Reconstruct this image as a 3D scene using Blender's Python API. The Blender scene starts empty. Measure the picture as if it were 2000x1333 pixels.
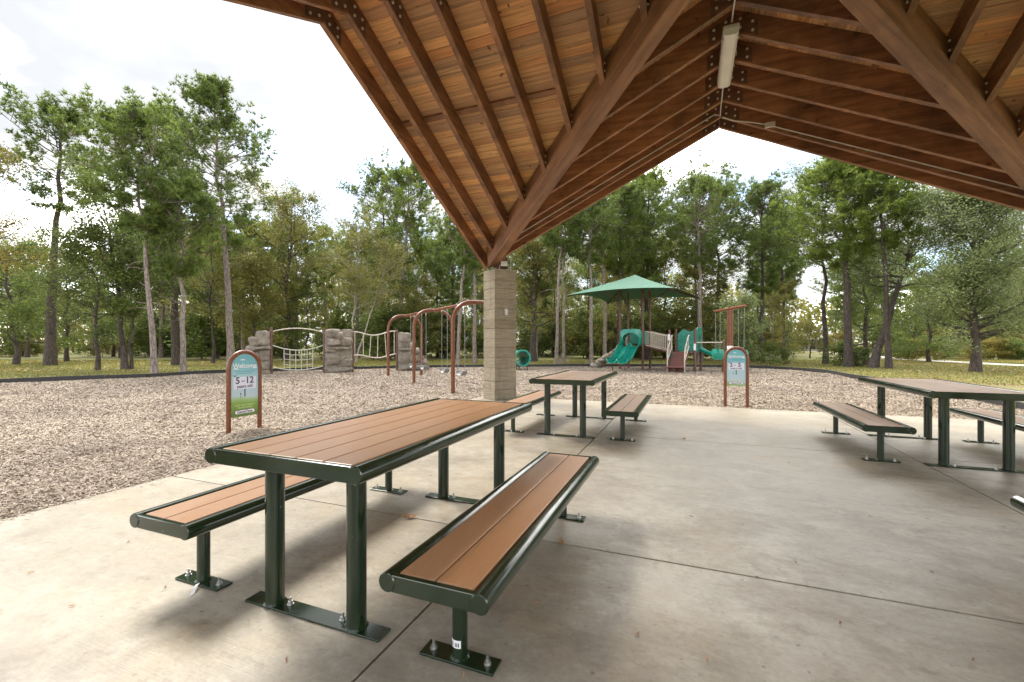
import bpy, math, random
import numpy as np
from mathutils import Matrix, Vector
R = math.radians
scene = bpy.context.scene
col = scene.collection

# ------------------------------------------------------------------ camera
F_PX, CAM_H, HORIZON = 862.0, 1.30, 671.0
TH = R(21.8); CT, ST = math.cos(TH), math.sin(TH)
cam = bpy.data.cameras.new('camera')
cam.sensor_width = 36.0
cam.lens = F_PX / 2000 * 36
cam.shift_y = (HORIZON - 666.5) / 2000
cam.clip_end = 2000; cam.clip_start = 0.05
camo = bpy.data.objects.new('camera', cam)
camo.location = (0, 0, CAM_H); camo.rotation_euler = (R(90), 0, TH)
col.objects.link(camo); scene.camera = camo

# ------------------------------------------------------------------ sky and sun
SUN_EL, SUN_AZ = R(50), R(158)       # azimuth counter-clockwise from +X
world = bpy.data.worlds.new('World'); scene.world = world
world.use_nodes = True
wn, wl = world.node_tree.nodes, world.node_tree.links
wn.clear()
def wnode(t, **k):
    n = wn.new(t)
    for a, b in k.items(): setattr(n, a, b)
    return n
def wmath(op, a, b=None):
    n = wnode('ShaderNodeMath', operation=op)
    for i, v in enumerate((a, b)):
        if v is None: continue
        if isinstance(v, (int, float)): n.inputs[i].default_value = v
        else: wl.new(v, n.inputs[i])
    return n.outputs[0]
sky = wnode('ShaderNodeTexSky', sky_type='NISHITA', sun_disc=False)
sky.sun_elevation = SUN_EL; sky.sun_rotation = R(90) - SUN_AZ
tc = wnode('ShaderNodeTexCoord')
sep = wnode('ShaderNodeSeparateXYZ'); wl.new(tc.outputs['Generated'], sep.inputs[0])
zz = wmath('ADD', wmath('MAXIMUM', sep.outputs[2], 0.0), 0.22)
cmb = wnode('ShaderNodeCombineXYZ')
wl.new(wmath('DIVIDE', sep.outputs[0], zz), cmb.inputs[0])
wl.new(wmath('DIVIDE', sep.outputs[1], zz), cmb.inputs[1])
def wnoise(scale, detail, off, rough=0.55):
    mp = wnode('ShaderNodeMapping'); mp.inputs['Location'].default_value = off
    wl.new(cmb.outputs[0], mp.inputs[0])
    n = wnode('ShaderNodeTexNoise'); n.inputs['Scale'].default_value = scale
    n.inputs['Detail'].default_value = detail; n.inputs['Roughness'].default_value = rough
    wl.new(mp.outputs[0], n.inputs['Vector']); return n.outputs['Fac']
def wramp(fac, stops):
    r = wnode('ShaderNodeValToRGB'); e = r.color_ramp.elements
    while len(e) < len(stops): e.new(0.5)
    for el, (p, c) in zip(e, stops): el.position = p; el.color = (*c, 1)
    wl.new(fac, r.inputs[0]); return r.outputs[0]
cover = wramp(wnoise(1.15, 8, (8.0, 3.3, 1)), [(0.35, (0, 0, 0)), (0.49, (1, 1, 1))])
shade = wramp(wnoise(0.75, 6, (7.3, 2.2, 4)), [(0.40, (1.0, 1.03, 1.07)), (0.48, (1.35, 1.36, 1.38)), (0.54, (2.8, 2.8, 2.8)), (0.64, (10.6, 10.3, 9.9))])
mx = wnode('ShaderNodeMix', data_type='RGBA')
wl.new(cover, mx.inputs['Factor']); dim = wnode('ShaderNodeMix', data_type='RGBA', blend_type='MULTIPLY'); dim.inputs['Factor'].default_value = 1; dim.inputs['B'].default_value = (.55, .55, .55, 1); wl.new(sky.outputs[0], dim.inputs['A']); wl.new(dim.outputs['Result'], mx.inputs['A']); wl.new(shade, mx.inputs['B'])
bg = wnode('ShaderNodeBackground'); bg.inputs['Strength'].default_value = 0.10
wl.new(mx.outputs['Result'], bg.inputs['Color'])
wo = wnode('ShaderNodeOutputWorld'); wl.new(bg.outputs[0], wo.inputs['Surface'])
sl = bpy.data.lights.new('sun', 'SUN'); sl.energy = 0.65; sl.angle = R(20); sl.color = (1.0, 0.95, 0.86)
so = bpy.data.objects.new('sun', sl)
sd = Vector((math.cos(SUN_AZ) * math.cos(SUN_EL), math.sin(SUN_AZ) * math.cos(SUN_EL), math.sin(SUN_EL)))
so.rotation_euler = (-sd).to_track_quat('-Z', 'Y').to_euler(); so.location = sd * 60
col.objects.link(so)
vs = scene.view_settings
vs.view_transform = 'Standard'; vs.look = 'None'; vs.gamma = 1; vs.use_curve_mapping = False
vs.exposure = 3.2
scene.render.engine = 'CYCLES'
scene.cycles.max_bounces = 8; scene.cycles.diffuse_bounces = 5; scene.cycles.transparent_max_bounces = 8
scene.render.resolution_x, scene.render.resolution_y = 1024, 682

# ------------------------------------------------------------------ pixel -> place (direction from the pixel, distance from the ground)
def W(px, d, z=0.0):
    l = (px - 1000) / F_PX * d
    return Vector((l * CT - d * ST, l * ST + d * CT, z))
def G(px, py, z=0.0):
    return W(px, F_PX * (CAM_H - z) / (py - HORIZON), z)
def Z(py, d): return CAM_H - (py - HORIZON) / F_PX * d
def LD(l, d, z=0.0): return Vector((l * CT - d * ST, l * ST + d * CT, z))

# ------------------------------------------------------------------ materials
def nd(nt, t, **k):
    n = nt.nodes.new(t)
    for a, b in k.items(): setattr(n, a, b)
    return n
class Mat:
    def __init__(s, name):
        s.m = bpy.data.materials.new(name); s.m.use_nodes = True
        s.nt = s.m.node_tree; s.b = s.nt.nodes['Principled BSDF']; s.out = s.nt.nodes['Material Output']
    def l(s, a, b): s.nt.links.new(a, b)
    def n(s, t, **k): return nd(s.nt, t, **k)
    def coord(s, kind='Object', scale=(1, 1, 1), rot=(0, 0, 0), loc=(0, 0, 0)):
        if kind == 'Position': o = s.n('ShaderNodeNewGeometry').outputs['Position']
        else: o = s.n('ShaderNodeTexCoord').outputs[kind]
        mp = s.n('ShaderNodeMapping'); mp.inputs['Scale'].default_value = scale
        mp.inputs['Rotation'].default_value = rot; mp.inputs['Location'].default_value = loc
        s.l(o, mp.inputs[0]); return mp.outputs[0]
    def noise(s, vec, scale=5, detail=4, rough=0.55, w=None, dist=0):
        n = s.n('ShaderNodeTexNoise')
        if w is not None:
            n.noise_dimensions = '4D'; s.l(w, n.inputs['W'])
        n.inputs['Scale'].default_value = scale; n.inputs['Detail'].default_value = detail
        n.inputs['Roughness'].default_value = rough; n.inputs['Distortion'].default_value = dist
        s.l(vec, n.inputs['Vector']); return n.outputs['Fac']
    def ramp(s, fac, stops, interp='LINEAR'):
        r = s.n('ShaderNodeValToRGB'); e = r.color_ramp.elements; r.color_ramp.interpolation = interp
        while len(e) < len(stops): e.new(0.5)
        for el, (p, c) in zip(e, stops):
            el.position = p; el.color = (*c, 1) if len(c) == 3 else c
        s.l(fac, r.inputs[0]); return r.outputs[0]
    def mix(s, fac, a, b, blend='MIX'):
        m = s.n('ShaderNodeMix', data_type='RGBA', blend_type=blend)
        for k, v in (('Factor', fac), ('A', a), ('B', b)):
            if isinstance(v, (int, float)): m.inputs[k].default_value = v
            elif isinstance(v, tuple): m.inputs[k].default_value = (*v, 1)
            else: s.l(v, m.inputs[k])
        return m.outputs['Result']
    def math(s, op, a, b=None):
        n = s.n('ShaderNodeMath', operation=op)
        for i, v in enumerate((a, b)):
            if v is None: continue
            if isinstance(v, (int, float)): n.inputs[i].default_value = v
            else: s.l(v, n.inputs[i])
        return n.outputs[0]
    def rnd(s):
        a = s.n('ShaderNodeObjectInfo').outputs['Random']; b = s.n('ShaderNodeNewGeometry').outputs['Random Per Island']
        return s.math('FRACT', s.math('ADD', a, b))
    def set(s, color=None, rough=None, bump=None, strength=0.3, dist=0.01, metal=0, spec=None):
        for k, v in (('Base Color', color), ('Roughness', rough)):
            if v is None: continue
            if isinstance(v, (int, float)): s.b.inputs[k].default_value = v
            elif isinstance(v, tuple): s.b.inputs[k].default_value = (*v, 1)
            else: s.l(v, s.b.inputs[k])
        s.b.inputs['Metallic'].default_value = metal
        if spec is not None: s.b.inputs['Specular IOR Level'].default_value = spec
        if bump is not None:
            bn = s.n('ShaderNodeBump'); bn.inputs['Strength'].default_value = strength
            bn.inputs['Distance'].default_value = dist
            s.l(bump, bn.inputs['Height']); s.l(bn.outputs[0], s.b.inputs['Normal'])
        return s.m
def plain(name, c, rough=0.5, var=0.12, scale=6, metal=0, bump=0.0, spec=None):
    m = Mat(name); v = m.coord(); f = m.noise(v, scale, 5)
    a = tuple(x * (1 - var) for x in c); b = tuple(min(1, x * (1 + var)) for x in c)
    rr = m.ramp(m.noise(v, scale * 2.3, 4), [(0.3, (max(0, rough - .07),) * 3), (0.7, (min(1, rough + .07),) * 3)])
    return m.set(m.ramp(f, [(0.3, a), (0.7, b)]), rr, m.noise(v, scale * 8, 3) if bump else None, bump, 0.004, metal, spec)

def wood(name, c_lo, c_hi, scale, rot=(0, 0, 0), rough=0.62, dark=(0.02, 0.012, 0.01), stain=0.5, obj_var=0.35, wide=1.4):
    m = Mat(name); w = m.math('MULTIPLY', m.rnd(), 40.0)
    v = m.coord('Object', scale, rot)
    g = m.noise(v, 1.0, 6, 0.6, w, 0.4)
    c = m.ramp(g, [(0.25, c_lo), (0.75, c_hi)])
    p = m.coord('Position')
    st = m.ramp(m.noise(p, wide, 6, 0.65), [(0.42, (0, 0, 0)), (0.68, (stain,) * 3)])
    c = m.mix(st, c, dark)
    hv = m.n('ShaderNodeHueSaturation'); m.l(c, hv.inputs['Color'])
    m.l(m.math('ADD', m.math('MULTIPLY', m.rnd(), obj_var * 2), 1 - obj_var), hv.inputs['Value'])
    k = m.noise(m.coord('Position', (1, 1, 1)), 7, 2, 0.4)
    c2 = m.mix(m.ramp(k, [(0.70, (0, 0, 0)), (0.76, (0.6,) * 3)]), hv.outputs[0], dark)
    return m.set(c2, rough, g, 0.25, 0.006)

M = {}
M['rafter'] = wood('rafter_wood', (0.12, 0.050, 0.024), (0.44, 0.205, 0.095), (1.1, 15, 15), (0, R(-25.64), 0), 0.5, (0.020, 0.012, 0.010), 0.6, 0.22)
M['valley'] = wood('valley_wood', (0.10, 0.046, 0.024), (0.37, 0.178, 0.086), (1.0, 13, 13), (0, 0, 0), 0.48, (0.03, 0.016, 0.012), 0.4, 0.1)
# decking: boards from pale orange pine to grey-brown weathered ones
def decking():
    m = Mat('deck_board'); r = m.rnd(); w = m.math('MULTIPLY', r, 57.0)
    g = m.noise(m.coord('Object', (2.2, 5.0, 1)), 1.0, 6, 0.65, w, 0.6)
    base = m.ramp(r, [(0.0, (0.60, 0.26, 0.105)), (0.2, (0.84, 0.46, 0.20)), (0.42, (0.56, 0.33, 0.18)), (0.62, (0.86, 0.52, 0.24)), (0.8, (0.44, 0.27, 0.165)), (1.0, (0.78, 0.39, 0.16))])
    gr = m.ramp(g, [(0.3, (0.60, 0.56, 0.53)), (0.60, (1.12, 1.09, 1.04))])
    c = m.mix(1.0, base, gr, 'MULTIPLY')
    smear = m.noise(m.coord('Object', (0.9, 3.2, 1)), 1.6, 5, 0.65, w)
    c = m.mix(m.ramp(smear, [(0.53, (0, 0, 0)), (0.66, (0.68,) * 3)]), c, (0.19, 0.132, 0.095))
    kn = m.noise(m.coord('Position'), 11, 1, 0.3)
    c = m.mix(m.ramp(kn, [(0.73, (0, 0, 0)), (0.77, (0.7,) * 3)]), c, (0.05, 0.02, 0.012))
    return m.set(c, 0.66, g, 0.3, 0.006)
M['deck'] = decking()
# concrete floor
def concrete():
    m = Mat('slab_concrete'); p = m.coord('Position')
    big = m.noise(p, 0.55, 6, 0.6); mid = m.noise(m.coord('Position', (1.0, 1.5, 1)), 1.5, 9, 0.72, dist=0.5); fine = m.noise(p, 38, 4, 0.7)
    c = m.ramp(big, [(0.34, (0.275, 0.238, 0.178)), (0.55, (0.37, 0.326, 0.252)), (0.7, (0.42, 0.376, 0.298))])
    c = m.mix(m.ramp(mid, [(0.45, (0, 0, 0)), (0.72, (0.7,) * 3)]), c, (0.20, 0.162, 0.115))
    yel = m.noise(m.coord('Position', loc=(5, 3, 0)), 1.1, 5, 0.65)
    c = m.mix(m.ramp(yel, [(0.54, (0, 0, 0)), (0.72, (0.45,) * 3)]), c, (0.36, 0.265, 0.14))
    drk = m.noise(m.coord('Position', loc=(11, 7, 0)), 0.85, 7, 0.72)
    c = m.mix(m.ramp(drk, [(0.53, (0, 0, 0)), (0.70, (0.70,) * 3)]), c, (0.15, 0.122, 0.088))
    sc = m.noise(m.coord('Position', (2.2, 5, 1), rot=(0, 0, 0.12)), 4.5, 8, 0.78)
    c = m.mix(m.ramp(sc, [(0.35, (0.80, 0.79, 0.78)), (0.65, (1.08, 1.08, 1.08))]), c, c, 'MIX') if False else m.mix(0.55, c, m.mix(1.0, c, m.ramp(sc, [(0.35, (0.72, 0.71, 0.69)), (0.65, (1.12, 1.12, 1.12))]), 'MULTIPLY'))
    sp = m.noise(p, 24, 2, 0.5)
    c = m.mix(m.ramp(sp, [(0.69, (0, 0, 0)), (0.74, (0.6,) * 3)]), c, (0.11, 0.09, 0.075))
    blot = m.noise(m.coord('Position', (1, 1.3, 1), loc=(2, 9, 0)), 6.5, 5, 0.7)
    c = m.mix(m.ramp(blot, [(0.56, (0, 0, 0)), (0.68, (0.55,) * 3)]), c, (0.18, 0.146, 0.10))
    lite = m.noise(m.coord('Position', (1, 1, 1), loc=(4, 1, 0)), 3.2, 7, 0.75)
    c = m.mix(m.ramp(lite, [(0.55, (0, 0, 0)), (0.72, (0.55,) * 3)]), c, (0.50, 0.46, 0.38))
    scr = m.noise(m.coord('Position', (2.0, 34, 1), rot=(0, 0, 0.5)), 1.6, 4, 0.6)
    c = m.mix(m.ramp(scr, [(0.70, (0, 0, 0)), (0.74, (0.35,) * 3)]), c, (0.18, 0.15, 0.11))
    c = m.mix(0.25, c, m.mix(1.0, c, m.ramp(fine, [(0.3, (0.5,) * 3), (0.7, (1.3,) * 3)]), 'MULTIPLY'))
    rr = m.ramp(mid, [(0.3, (0.30,) * 3), (0.7, (0.52,) * 3)])
    return m.set(c, rr, m.math('ADD', m.noise(p, 60, 5, 0.7), m.noise(m.coord('Position', (3, 120, 1)), 1.5, 3, 0.6)), 0.16, 0.004, spec=0.4)
M['slab'] = concrete()
def column_mat():
    m = Mat('board_formed_concrete'); p = m.coord('Position')
    r = m.rnd()
    c = m.ramp(r, [(0, (0.235, 0.19, 0.125)), (0.5, (0.325, 0.275, 0.195)), (1, (0.275, 0.228, 0.155))])
    g = m.noise(m.coord('Position', (1.2, 1.2, 11)), 3, 7, 0.7)
    c = m.mix(0.75, c, m.mix(1.0, c, m.ramp(g, [(0.3, (0.5, 0.48, 0.45)), (0.7, (1.25, 1.25, 1.25))]), 'MULTIPLY'))
    stn = m.noise(m.coord('Position', (4, 4, .8)), 1.5, 6, .7)
    c = m.mix(m.ramp(stn, [(.5, (0, 0, 0)), (.7, (.5,) * 3)]), c, (.15, .115, .075))
    return m.set(c, 0.85, g, 0.6, 0.015)
M['column'] = column_mat()
M['joint'] = plain('joint_filler', (0.05, 0.042, 0.035), 0.9)
# green powder-coated steel
def green():
    m = Mat('green_powder_coat'); v = m.coord('Position')
    f = m.noise(v, 9, 5, 0.6)
    c = m.ramp(f, [(0.3, (0.007, 0.017, 0.006)), (0.7, (0.012, 0.026, 0.010))])
    ch = m.noise(v, 34, 2, 0.5)
    c = m.mix(m.ramp(ch, [(0.765, (0, 0, 0)), (0.78, (0.6,) * 3)]), c, (0.26, 0.27, 0.24))
    rr = m.ramp(m.noise(v, 5, 6, 0.7), [(0.3, (0.08,) * 3), (0.75, (0.24,) * 3)])
    return m.set(c, rr, m.noise(v, 130, 2), 0.03, 0.001, spec=0.7)
M['green'] = green()
def slatm():
    m = Mat('brown_composite_slat'); v = m.coord('Position'); r = m.rnd()
    c = m.ramp(r, [(0, (0.30, 0.142, 0.056)), (1, (0.39, 0.205, 0.098))])
    g = m.noise(m.coord('Position', (30, 4, 30)), 2.5, 5, 0.7)
    c = m.mix(0.4, c, m.mix(1.0, c, m.ramp(g, [(0.3, (0.75,) * 3), (0.7, (1.2,) * 3)]), 'MULTIPLY'))
    d = m.noise(m.coord('Position', (2.2, .7, 2.2)), 1.6, 4, 0.55)
    c = m.mix(m.ramp(d, [(0.45, (0, 0, 0)), (0.8, (0.35,) * 3)]), c, (0.27, 0.18, 0.115))
    sc = m.noise(m.coord('Position', (60, 6, 1), rot=(0, 0, .3)), 1.2, 3, 0.6)
    c = m.mix(m.ramp(sc, [(0.70, (0, 0, 0)), (0.76, (0.22,) * 3)]), c, (0.33, 0.25, 0.18))
    return m.set(c, m.ramp(d, [(0.3, (0.30,) * 3), (0.7, (0.40,) * 3)]), m.noise(v, 220, 2), 0.04, 0.001, spec=0.6)
M['slat'] = slatm()
M['steel'] = plain('galvanised_steel', (0.46, 0.46, 0.43), 0.38, 0.2, 30, 0.85)
M['dark_steel'] = plain('dark_steel_plate', (0.125, 0.066, 0.042), 0.5, 0.25, 9, 0.1)
M['bolt'] = plain('zinc_bolt', (0.62, 0.60, 0.55), 0.4, 0.1, 20, 0.2)
M['conduit'] = plain('conduit_metal', (0.62, 0.61, 0.58), 0.35, 0.1, 20, 0.6)
M['lens'] = plain('light_diffuser', (0.74, 0.72, 0.66), 0.4, 0.06, 4)
M['housing'] = plain('light_housing', (0.55, 0.54, 0.50), 0.5, 0.08, 8)
M['rust'] = plain('rust_brown_powder_coat', (0.165, 0.052, 0.021), 0.30, 0.12, 5, spec=0.5)
M['darkpost'] = plain('dark_brown_powder_coat', (0.105, 0.042, 0.025), 0.36, 0.14, 5)
M['beige'] = plain('beige_powder_coat', (0.60, 0.52, 0.42), 0.4, 0.06, 6)
M['teal'] = plain('teal_plastic', (0.008, 0.235, 0.165), 0.28, 0.10, 3)
M['teal_dark'] = plain('teal_plastic_dark', (0.006, 0.17, 0.12), 0.35, 0.10, 3)
M['tread'] = plain('brown_coated_deck', (0.16, 0.058, 0.045), 0.6, 0.15, 8)
M['rope'] = plain('pale_rope', (0.50, 0.50, 0.40), 0.8, 0.1, 30)
M['chain'] = plain('chain_metal', (0.26, 0.26, 0.24), 0.5, 0.1, 40, 0.7)
M['seat'] = plain('swing_seat_rubber', (0.20, 0.195, 0.18), 0.3, 0.2, 12)
M['fabric'] = plain('green_shade_fabric', (0.042, 0.135, 0.082), 0.7, 0.08, 3, bump=0.2)
M['edging'] = plain('black_edging_timber', (0.030, 0.029, 0.028), 0.6, 0.25, 4, bump=0.2)
M['white'] = plain('white_print', (0.80, 0.80, 0.80), 0.5, 0.02)
M['ink'] = plain('dark_print', (0.055, 0.050, 0.085), 0.5, 0.02)
M['pale_ink'] = plain('pale_print', (0.66, 0.76, 0.80), 0.5, 0.03)
M['blue_ink'] = plain('blue_print', (0.06, 0.30, 0.40), 0.5, 0.03)
M['lime_ink'] = plain('lime_print', (0.62, 0.72, 0.34), 0.5, 0.03)
M['sign_box'] = plain('lavender_print', (0.66, 0.67, 0.78), 0.45, 0.02)
def sign_print():
    m = Mat('sign_print'); s = m.n('ShaderNodeSeparateXYZ'); m.l(m.coord('Object'), s.inputs[0])
    f = m.math('ADD', s.outputs[2], m.math('MULTIPLY', m.math('SINE', m.math('MULTIPLY', s.outputs[0], 12.0)), 0.012))
    c = m.ramp(f, [(0.24, (0.11, 0.20, 0.03)), (0.44, (0.22, 0.36, 0.07)), (0.50, (0.34, 0.50, 0.26)), (0.53, (0.45, 0.55, 0.62)), (0.80, (0.38, 0.56, 0.62)), (1.0, (0.16, 0.42, 0.48))])
    return m.set(c, 0.35)
M['sign_print'] = sign_print()
def rock():
    m = Mat('moulded_rock'); v = m.coord('Position'); f = m.noise(v, 3.5, 8, 0.68)
    c = m.ramp(f, [(0.3, (0.135, 0.110, 0.083)), (0.55, (0.265, 0.225, 0.175)), (0.75, (0.38, 0.33, 0.265))])
    return m.set(c, 0.8, m.noise(v, 14, 8, 0.7), 0.7, 0.03)
M['rock'] = rock()
def bark(name, lo, hi):
    m = Mat(name); g = m.noise(m.coord('Object', (9, 9, 1.6)), 2.2, 7, 0.7)
    vv = m.n('ShaderNodeTexVoronoi'); vv.feature = 'DISTANCE_TO_EDGE'; vv.inputs['Scale'].default_value = 3.0
    m.l(m.coord('Object', (3.2, 3.2, 0.9)), vv.inputs['Vector'])
    c = m.ramp(g, [(0.28, lo), (0.72, hi)])
    c = m.mix(m.ramp(vv.outputs[0], [(0.0, (0.8,) * 3), (0.10, (0, 0, 0))]), c, tuple(x * 0.55 for x in lo))
    return m.set(c, 0.9, g, 0.9, 0.04)
M['bark_pale'] = bark('pale_pine_bark', (0.16, 0.115, 0.095), (0.42, 0.35, 0.31))
M['bark_dark'] = bark('dark_bark', (0.045, 0.034, 0.028), (0.15, 0.115, 0.095))
M['bark_white'] = bark('white_bark', (0.26, 0.23, 0.18), (0.56, 0.52, 0.44))
def leaf(name, cs, trans=0.5):
    m = Mat(name); r = m.rnd()
    n = len(cs)
    c = m.ramp(r, [(i / (n - 1), x) for i, x in enumerate(cs)])
    big = m.noise(m.coord('Position'), 0.45, 3, 0.6)
    c = m.mix(1.0, c, m.ramp(big, [(0.3, (1.38, 1.32, 1.12)), (0.7, (2.15, 1.92, 1.42))]), 'MULTIPLY')
    m.set(c, 0.5, spec=0.25)
    t = m.n('ShaderNodeBsdfTranslucent'); m.l(c, t.inputs['Color'])
    ms = m.n('ShaderNodeMixShader'); ms.inputs[0].default_value = trans
    m.l(m.b.outputs[0], ms.inputs[1]); m.l(t.outputs[0], ms.inputs[2]); m.l(ms.outputs[0], m.out.inputs['Surface'])
    return m.m
M['needle'] = leaf('pine_needles', [(0.050, 0.082, 0.030), (0.082, 0.128, 0.036), (0.130, 0.175, 0.050), (0.070, 0.105, 0.048)])
M['needle_bright'] = leaf('bright_pine_needles', [(0.072, 0.110, 0.028), (0.118, 0.168, 0.038), (0.160, 0.212, 0.056), (0.088, 0.125, 0.045)])
M['leaf_green'] = leaf('green_leaves', [(0.045, 0.078, 0.024), (0.082, 0.128, 0.034), (0.135, 0.170, 0.050), (0.058, 0.088, 0.036)])
M['leaf_olive'] = leaf('olive_leaves', [(0.078, 0.098, 0.033), (0.140, 0.152, 0.050), (0.195, 0.185, 0.068), (0.095, 0.112, 0.046)])
M['leaf_grey'] = leaf('grey_green_leaves', [(0.075, 0.110, 0.055), (0.125, 0.165, 0.080), (0.19, 0.23, 0.125), (0.085, 0.115, 0.068)])
M['leaf_dark'] = leaf('dark_leaves', [(0.046, 0.070, 0.030), (0.076, 0.108, 0.040), (0.115, 0.140, 0.055)])
M['leaf_yellow'] = leaf('yellow_leaves', [(0.12, 0.115, 0.034), (0.19, 0.165, 0.045), (0.105, 0.12, 0.04), (0.15, 0.115, 0.045)])
M['grassb'] = leaf('grass_blades', [(0.085, 0.105, 0.028), (0.15, 0.155, 0.045), (0.22, 0.19, 0.075), (0.11, 0.13, 0.035)], 0.25)
M['litter'] = leaf('dry_leaves', [(0.14, 0.060, 0.028), (0.24, 0.115, 0.050), (0.30, 0.19, 0.10), (0.10, 0.05, 0.03)], 0.1)
def chipm():
    m = Mat('wood_chips'); r = m.n('ShaderNodeNewGeometry').outputs['Random Per Island']
    c = m.ramp(r, [(0, (0.13, 0.10, 0.076)), (0.13, (0.285, 0.236, 0.19)), (0.5, (0.365, 0.310, 0.250)), (0.85, (0.47, 0.412, 0.342)), (1, (0.33, 0.25, 0.18))])
    b = m.noise(m.coord('Position'), 0.35, 5, 0.6)
    c = m.mix(1.0, c, m.ramp(b, [(0.3, (0.80, 0.77, 0.74)), (0.7, (1.12, 1.09, 1.05))]), 'MULTIPLY')
    b2 = m.noise(m.coord('Position', loc=(3, 8, 0)), 1.3, 6, 0.7)
    c = m.mix(1.0, c, m.ramp(b2, [(0.34, (0.76, 0.73, 0.69)), (0.50, (1.04, 1.04, 1.02)), (0.7, (1.14, 1.13, 1.10))]), 'MULTIPLY')
    return m.set(c, 0.85)
M['chip'] = chipm()
def bedm():
    m = Mat('chip_bed'); v = m.coord('Position')
    f = m.noise(v, 45, 4, 0.7); g = m.noise(v, 0.5, 5)
    c = m.ramp(f, [(0.3, (0.07, 0.05, 0.038)), (0.5, (0.21, 0.165, 0.13)), (0.7, (0.40, 0.33, 0.27))])
    return m.set(m.mix(1.0, c, m.ramp(g, [(0.3, (0.8,) * 3), (0.7, (1.1,) * 3)]), 'MULTIPLY'), 0.9, f, 0.6, 0.02)
M['bed'] = bedm()
def lawn():
    m = Mat('lawn'); v = m.coord('Position')
    f = m.noise(v, 3.0, 8, 0.75); g = m.noise(v, 0.16, 5, 0.6); k = m.noise(v, 22, 4, 0.7)
    c = m.ramp(f, [(0.3, (0.115, 0.135, 0.036)), (0.55, (0.22, 0.22, 0.066)), (0.75, (0.33, 0.28, 0.12))])
    c = m.mix(m.ramp(g, [(0.45, (0, 0, 0)), (0.66, (0.7,) * 3)]), c, (0.21, 0.13, 0.075))
    c = m.mix(0.6, c, m.mix(1.0, c, m.ramp(k, [(0.3, (0.55,) * 3), (0.7, (1.35,) * 3)]), 'MULTIPLY'))
    return m.set(c, 0.95, k, 0.7, 0.03)
M['lawn'] = lawn()
M['path'] = plain('path_concrete', (0.55, 0.50, 0.40), 0.8, 0.1, 1.5)
M['fence'] = plain('dark_fence_mesh', (0.030, 0.034, 0.045), 0.7, 0.15, 2)
M['pole'] = plain('pale_pole', (0.42, 0.37, 0.30), 0.6, 0.1, 2)
M['rooftop'] = plain('standing_seam_roof', (0.05, 0.07, 0.05), 0.5, 0.1, 1)

# ------------------------------------------------------------------ mesh tools
class MB:
    def __init__(s): s.v, s.f = [], []
    def add(s, vs, fs):
        o = len(s.v); s.v += [tuple(p) for p in vs]; s.f += [tuple(i + o for i in q) for q in fs]; return s
    def box(s, a, b):
        x0, y0, z0 = a; x1, y1, z1 = b
        return s.add([(x0, y0, z0), (x1, y0, z0), (x1, y1, z0), (x0, y1, z0), (x0, y0, z1), (x1, y0, z1), (x1, y1, z1), (x0, y1, z1)],
                     [(0, 3, 2, 1), (4, 5, 6, 7), (0, 1, 5, 4), (1, 2, 6, 5), (2, 3, 7, 6), (3, 0, 4, 7)])
    def tube(s, pts, r, n=10, cap=True):
        pts = [Vector(p) for p in pts]; rs = r if isinstance(r, (list, tuple)) else [r] * len(pts)
        rings = []; up = None
        for i, p in enumerate(pts):
            t = (pts[min(i + 1, len(pts) - 1)] - pts[max(i - 1, 0)]).normalized()
            if up is None: up = Vector((0, 0, 1)) if abs(t.z) < 0.9 else Vector((1, 0, 0))
            u = t.cross(up)
            if u.length < 1e-4: u = t.cross(Vector((0, 1, 0)))
            u.normalize(); w = u.cross(t).normalized(); up = w
            rings.append([p + (u * math.cos(2 * math.pi * k / n) + w * math.sin(2 * math.pi * k / n)) * rs[i] for k in range(n)])
        vs = [q for g in rings for q in g]; fs = []
        for i in range(len(pts) - 1):
            for k in range(n):
                fs.append((i * n + k, i * n + (k + 1) % n, (i + 1) * n + (k + 1) % n, (i + 1) * n + k))
        if cap: fs.append(tuple(range(n))[::-1]); fs.append(tuple((len(pts) - 1) * n + k for k in range(n)))
        return s.add(vs, fs)
    def prism(s, poly, axis, a, b):
        n = len(poly)
        def P(q, h):
            return {'y': (q[0], h, q[1]), 'z': (q[0], q[1], h), 'x': (h, q[0], q[1])}[axis]
        return s.add([P(q, a) for q in poly] + [P(q, b) for q in poly],
                     [tuple(range(n)), tuple(range(2 * n - 1, n - 1, -1))] + [(i, i + n, (i + 1) % n + n, (i + 1) % n) for i in range(n)])
    def grid(s, rows, close=False):
        nr, nc = len(rows), len(rows[0])
        fs = []
        for i in range(nr - 1):
            for k in range(nc - (0 if close else 1)):
                fs.append((i * nc + k, i * nc + (k + 1) % nc, (i + 1) * nc + (k + 1) % nc, (i + 1) * nc + k))
        return s.add([p for r in rows for p in r], fs)
    def mesh(s, name, smooth=False):
        me = bpy.data.meshes.new(name); me.from_pydata(s.v, [], s.f); me.update()
        import bmesh
        bm = bmesh.new(); bm.from_mesh(me); bmesh.ops.recalc_face_normals(bm, faces=bm.faces); bm.to_mesh(me); bm.free()
        if smooth:
            me.shade_smooth() if hasattr(me, 'shade_smooth') else None
            try: me.set_sharp_from_angle(angle=R(40))
            except Exception: pass
        return me
    def build(s, name, mat, parent=None, smooth=False, bevel=0):
        return link(name, s.mesh(name, smooth), mat, parent, bevel)
def link(name, me, mat=None, parent=None, bevel=0):
    o = bpy.data.objects.new(name, me); col.objects.link(o)
    if mat is not None and not me.materials: me.materials.append(M[mat] if isinstance(mat, str) else mat)
    if parent is not None: o.parent = parent
    if bevel:
        b = o.modifiers.new('bevel', 'BEVEL'); b.width = bevel; b.segments = 2; b.limit_method = 'ANGLE'
    return o
def tag(o, label, cat, group=None, kind=None):
    o['label'] = label; o['category'] = cat
    if group: o['group'] = group
    if kind: o['kind'] = kind
    return o
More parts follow.
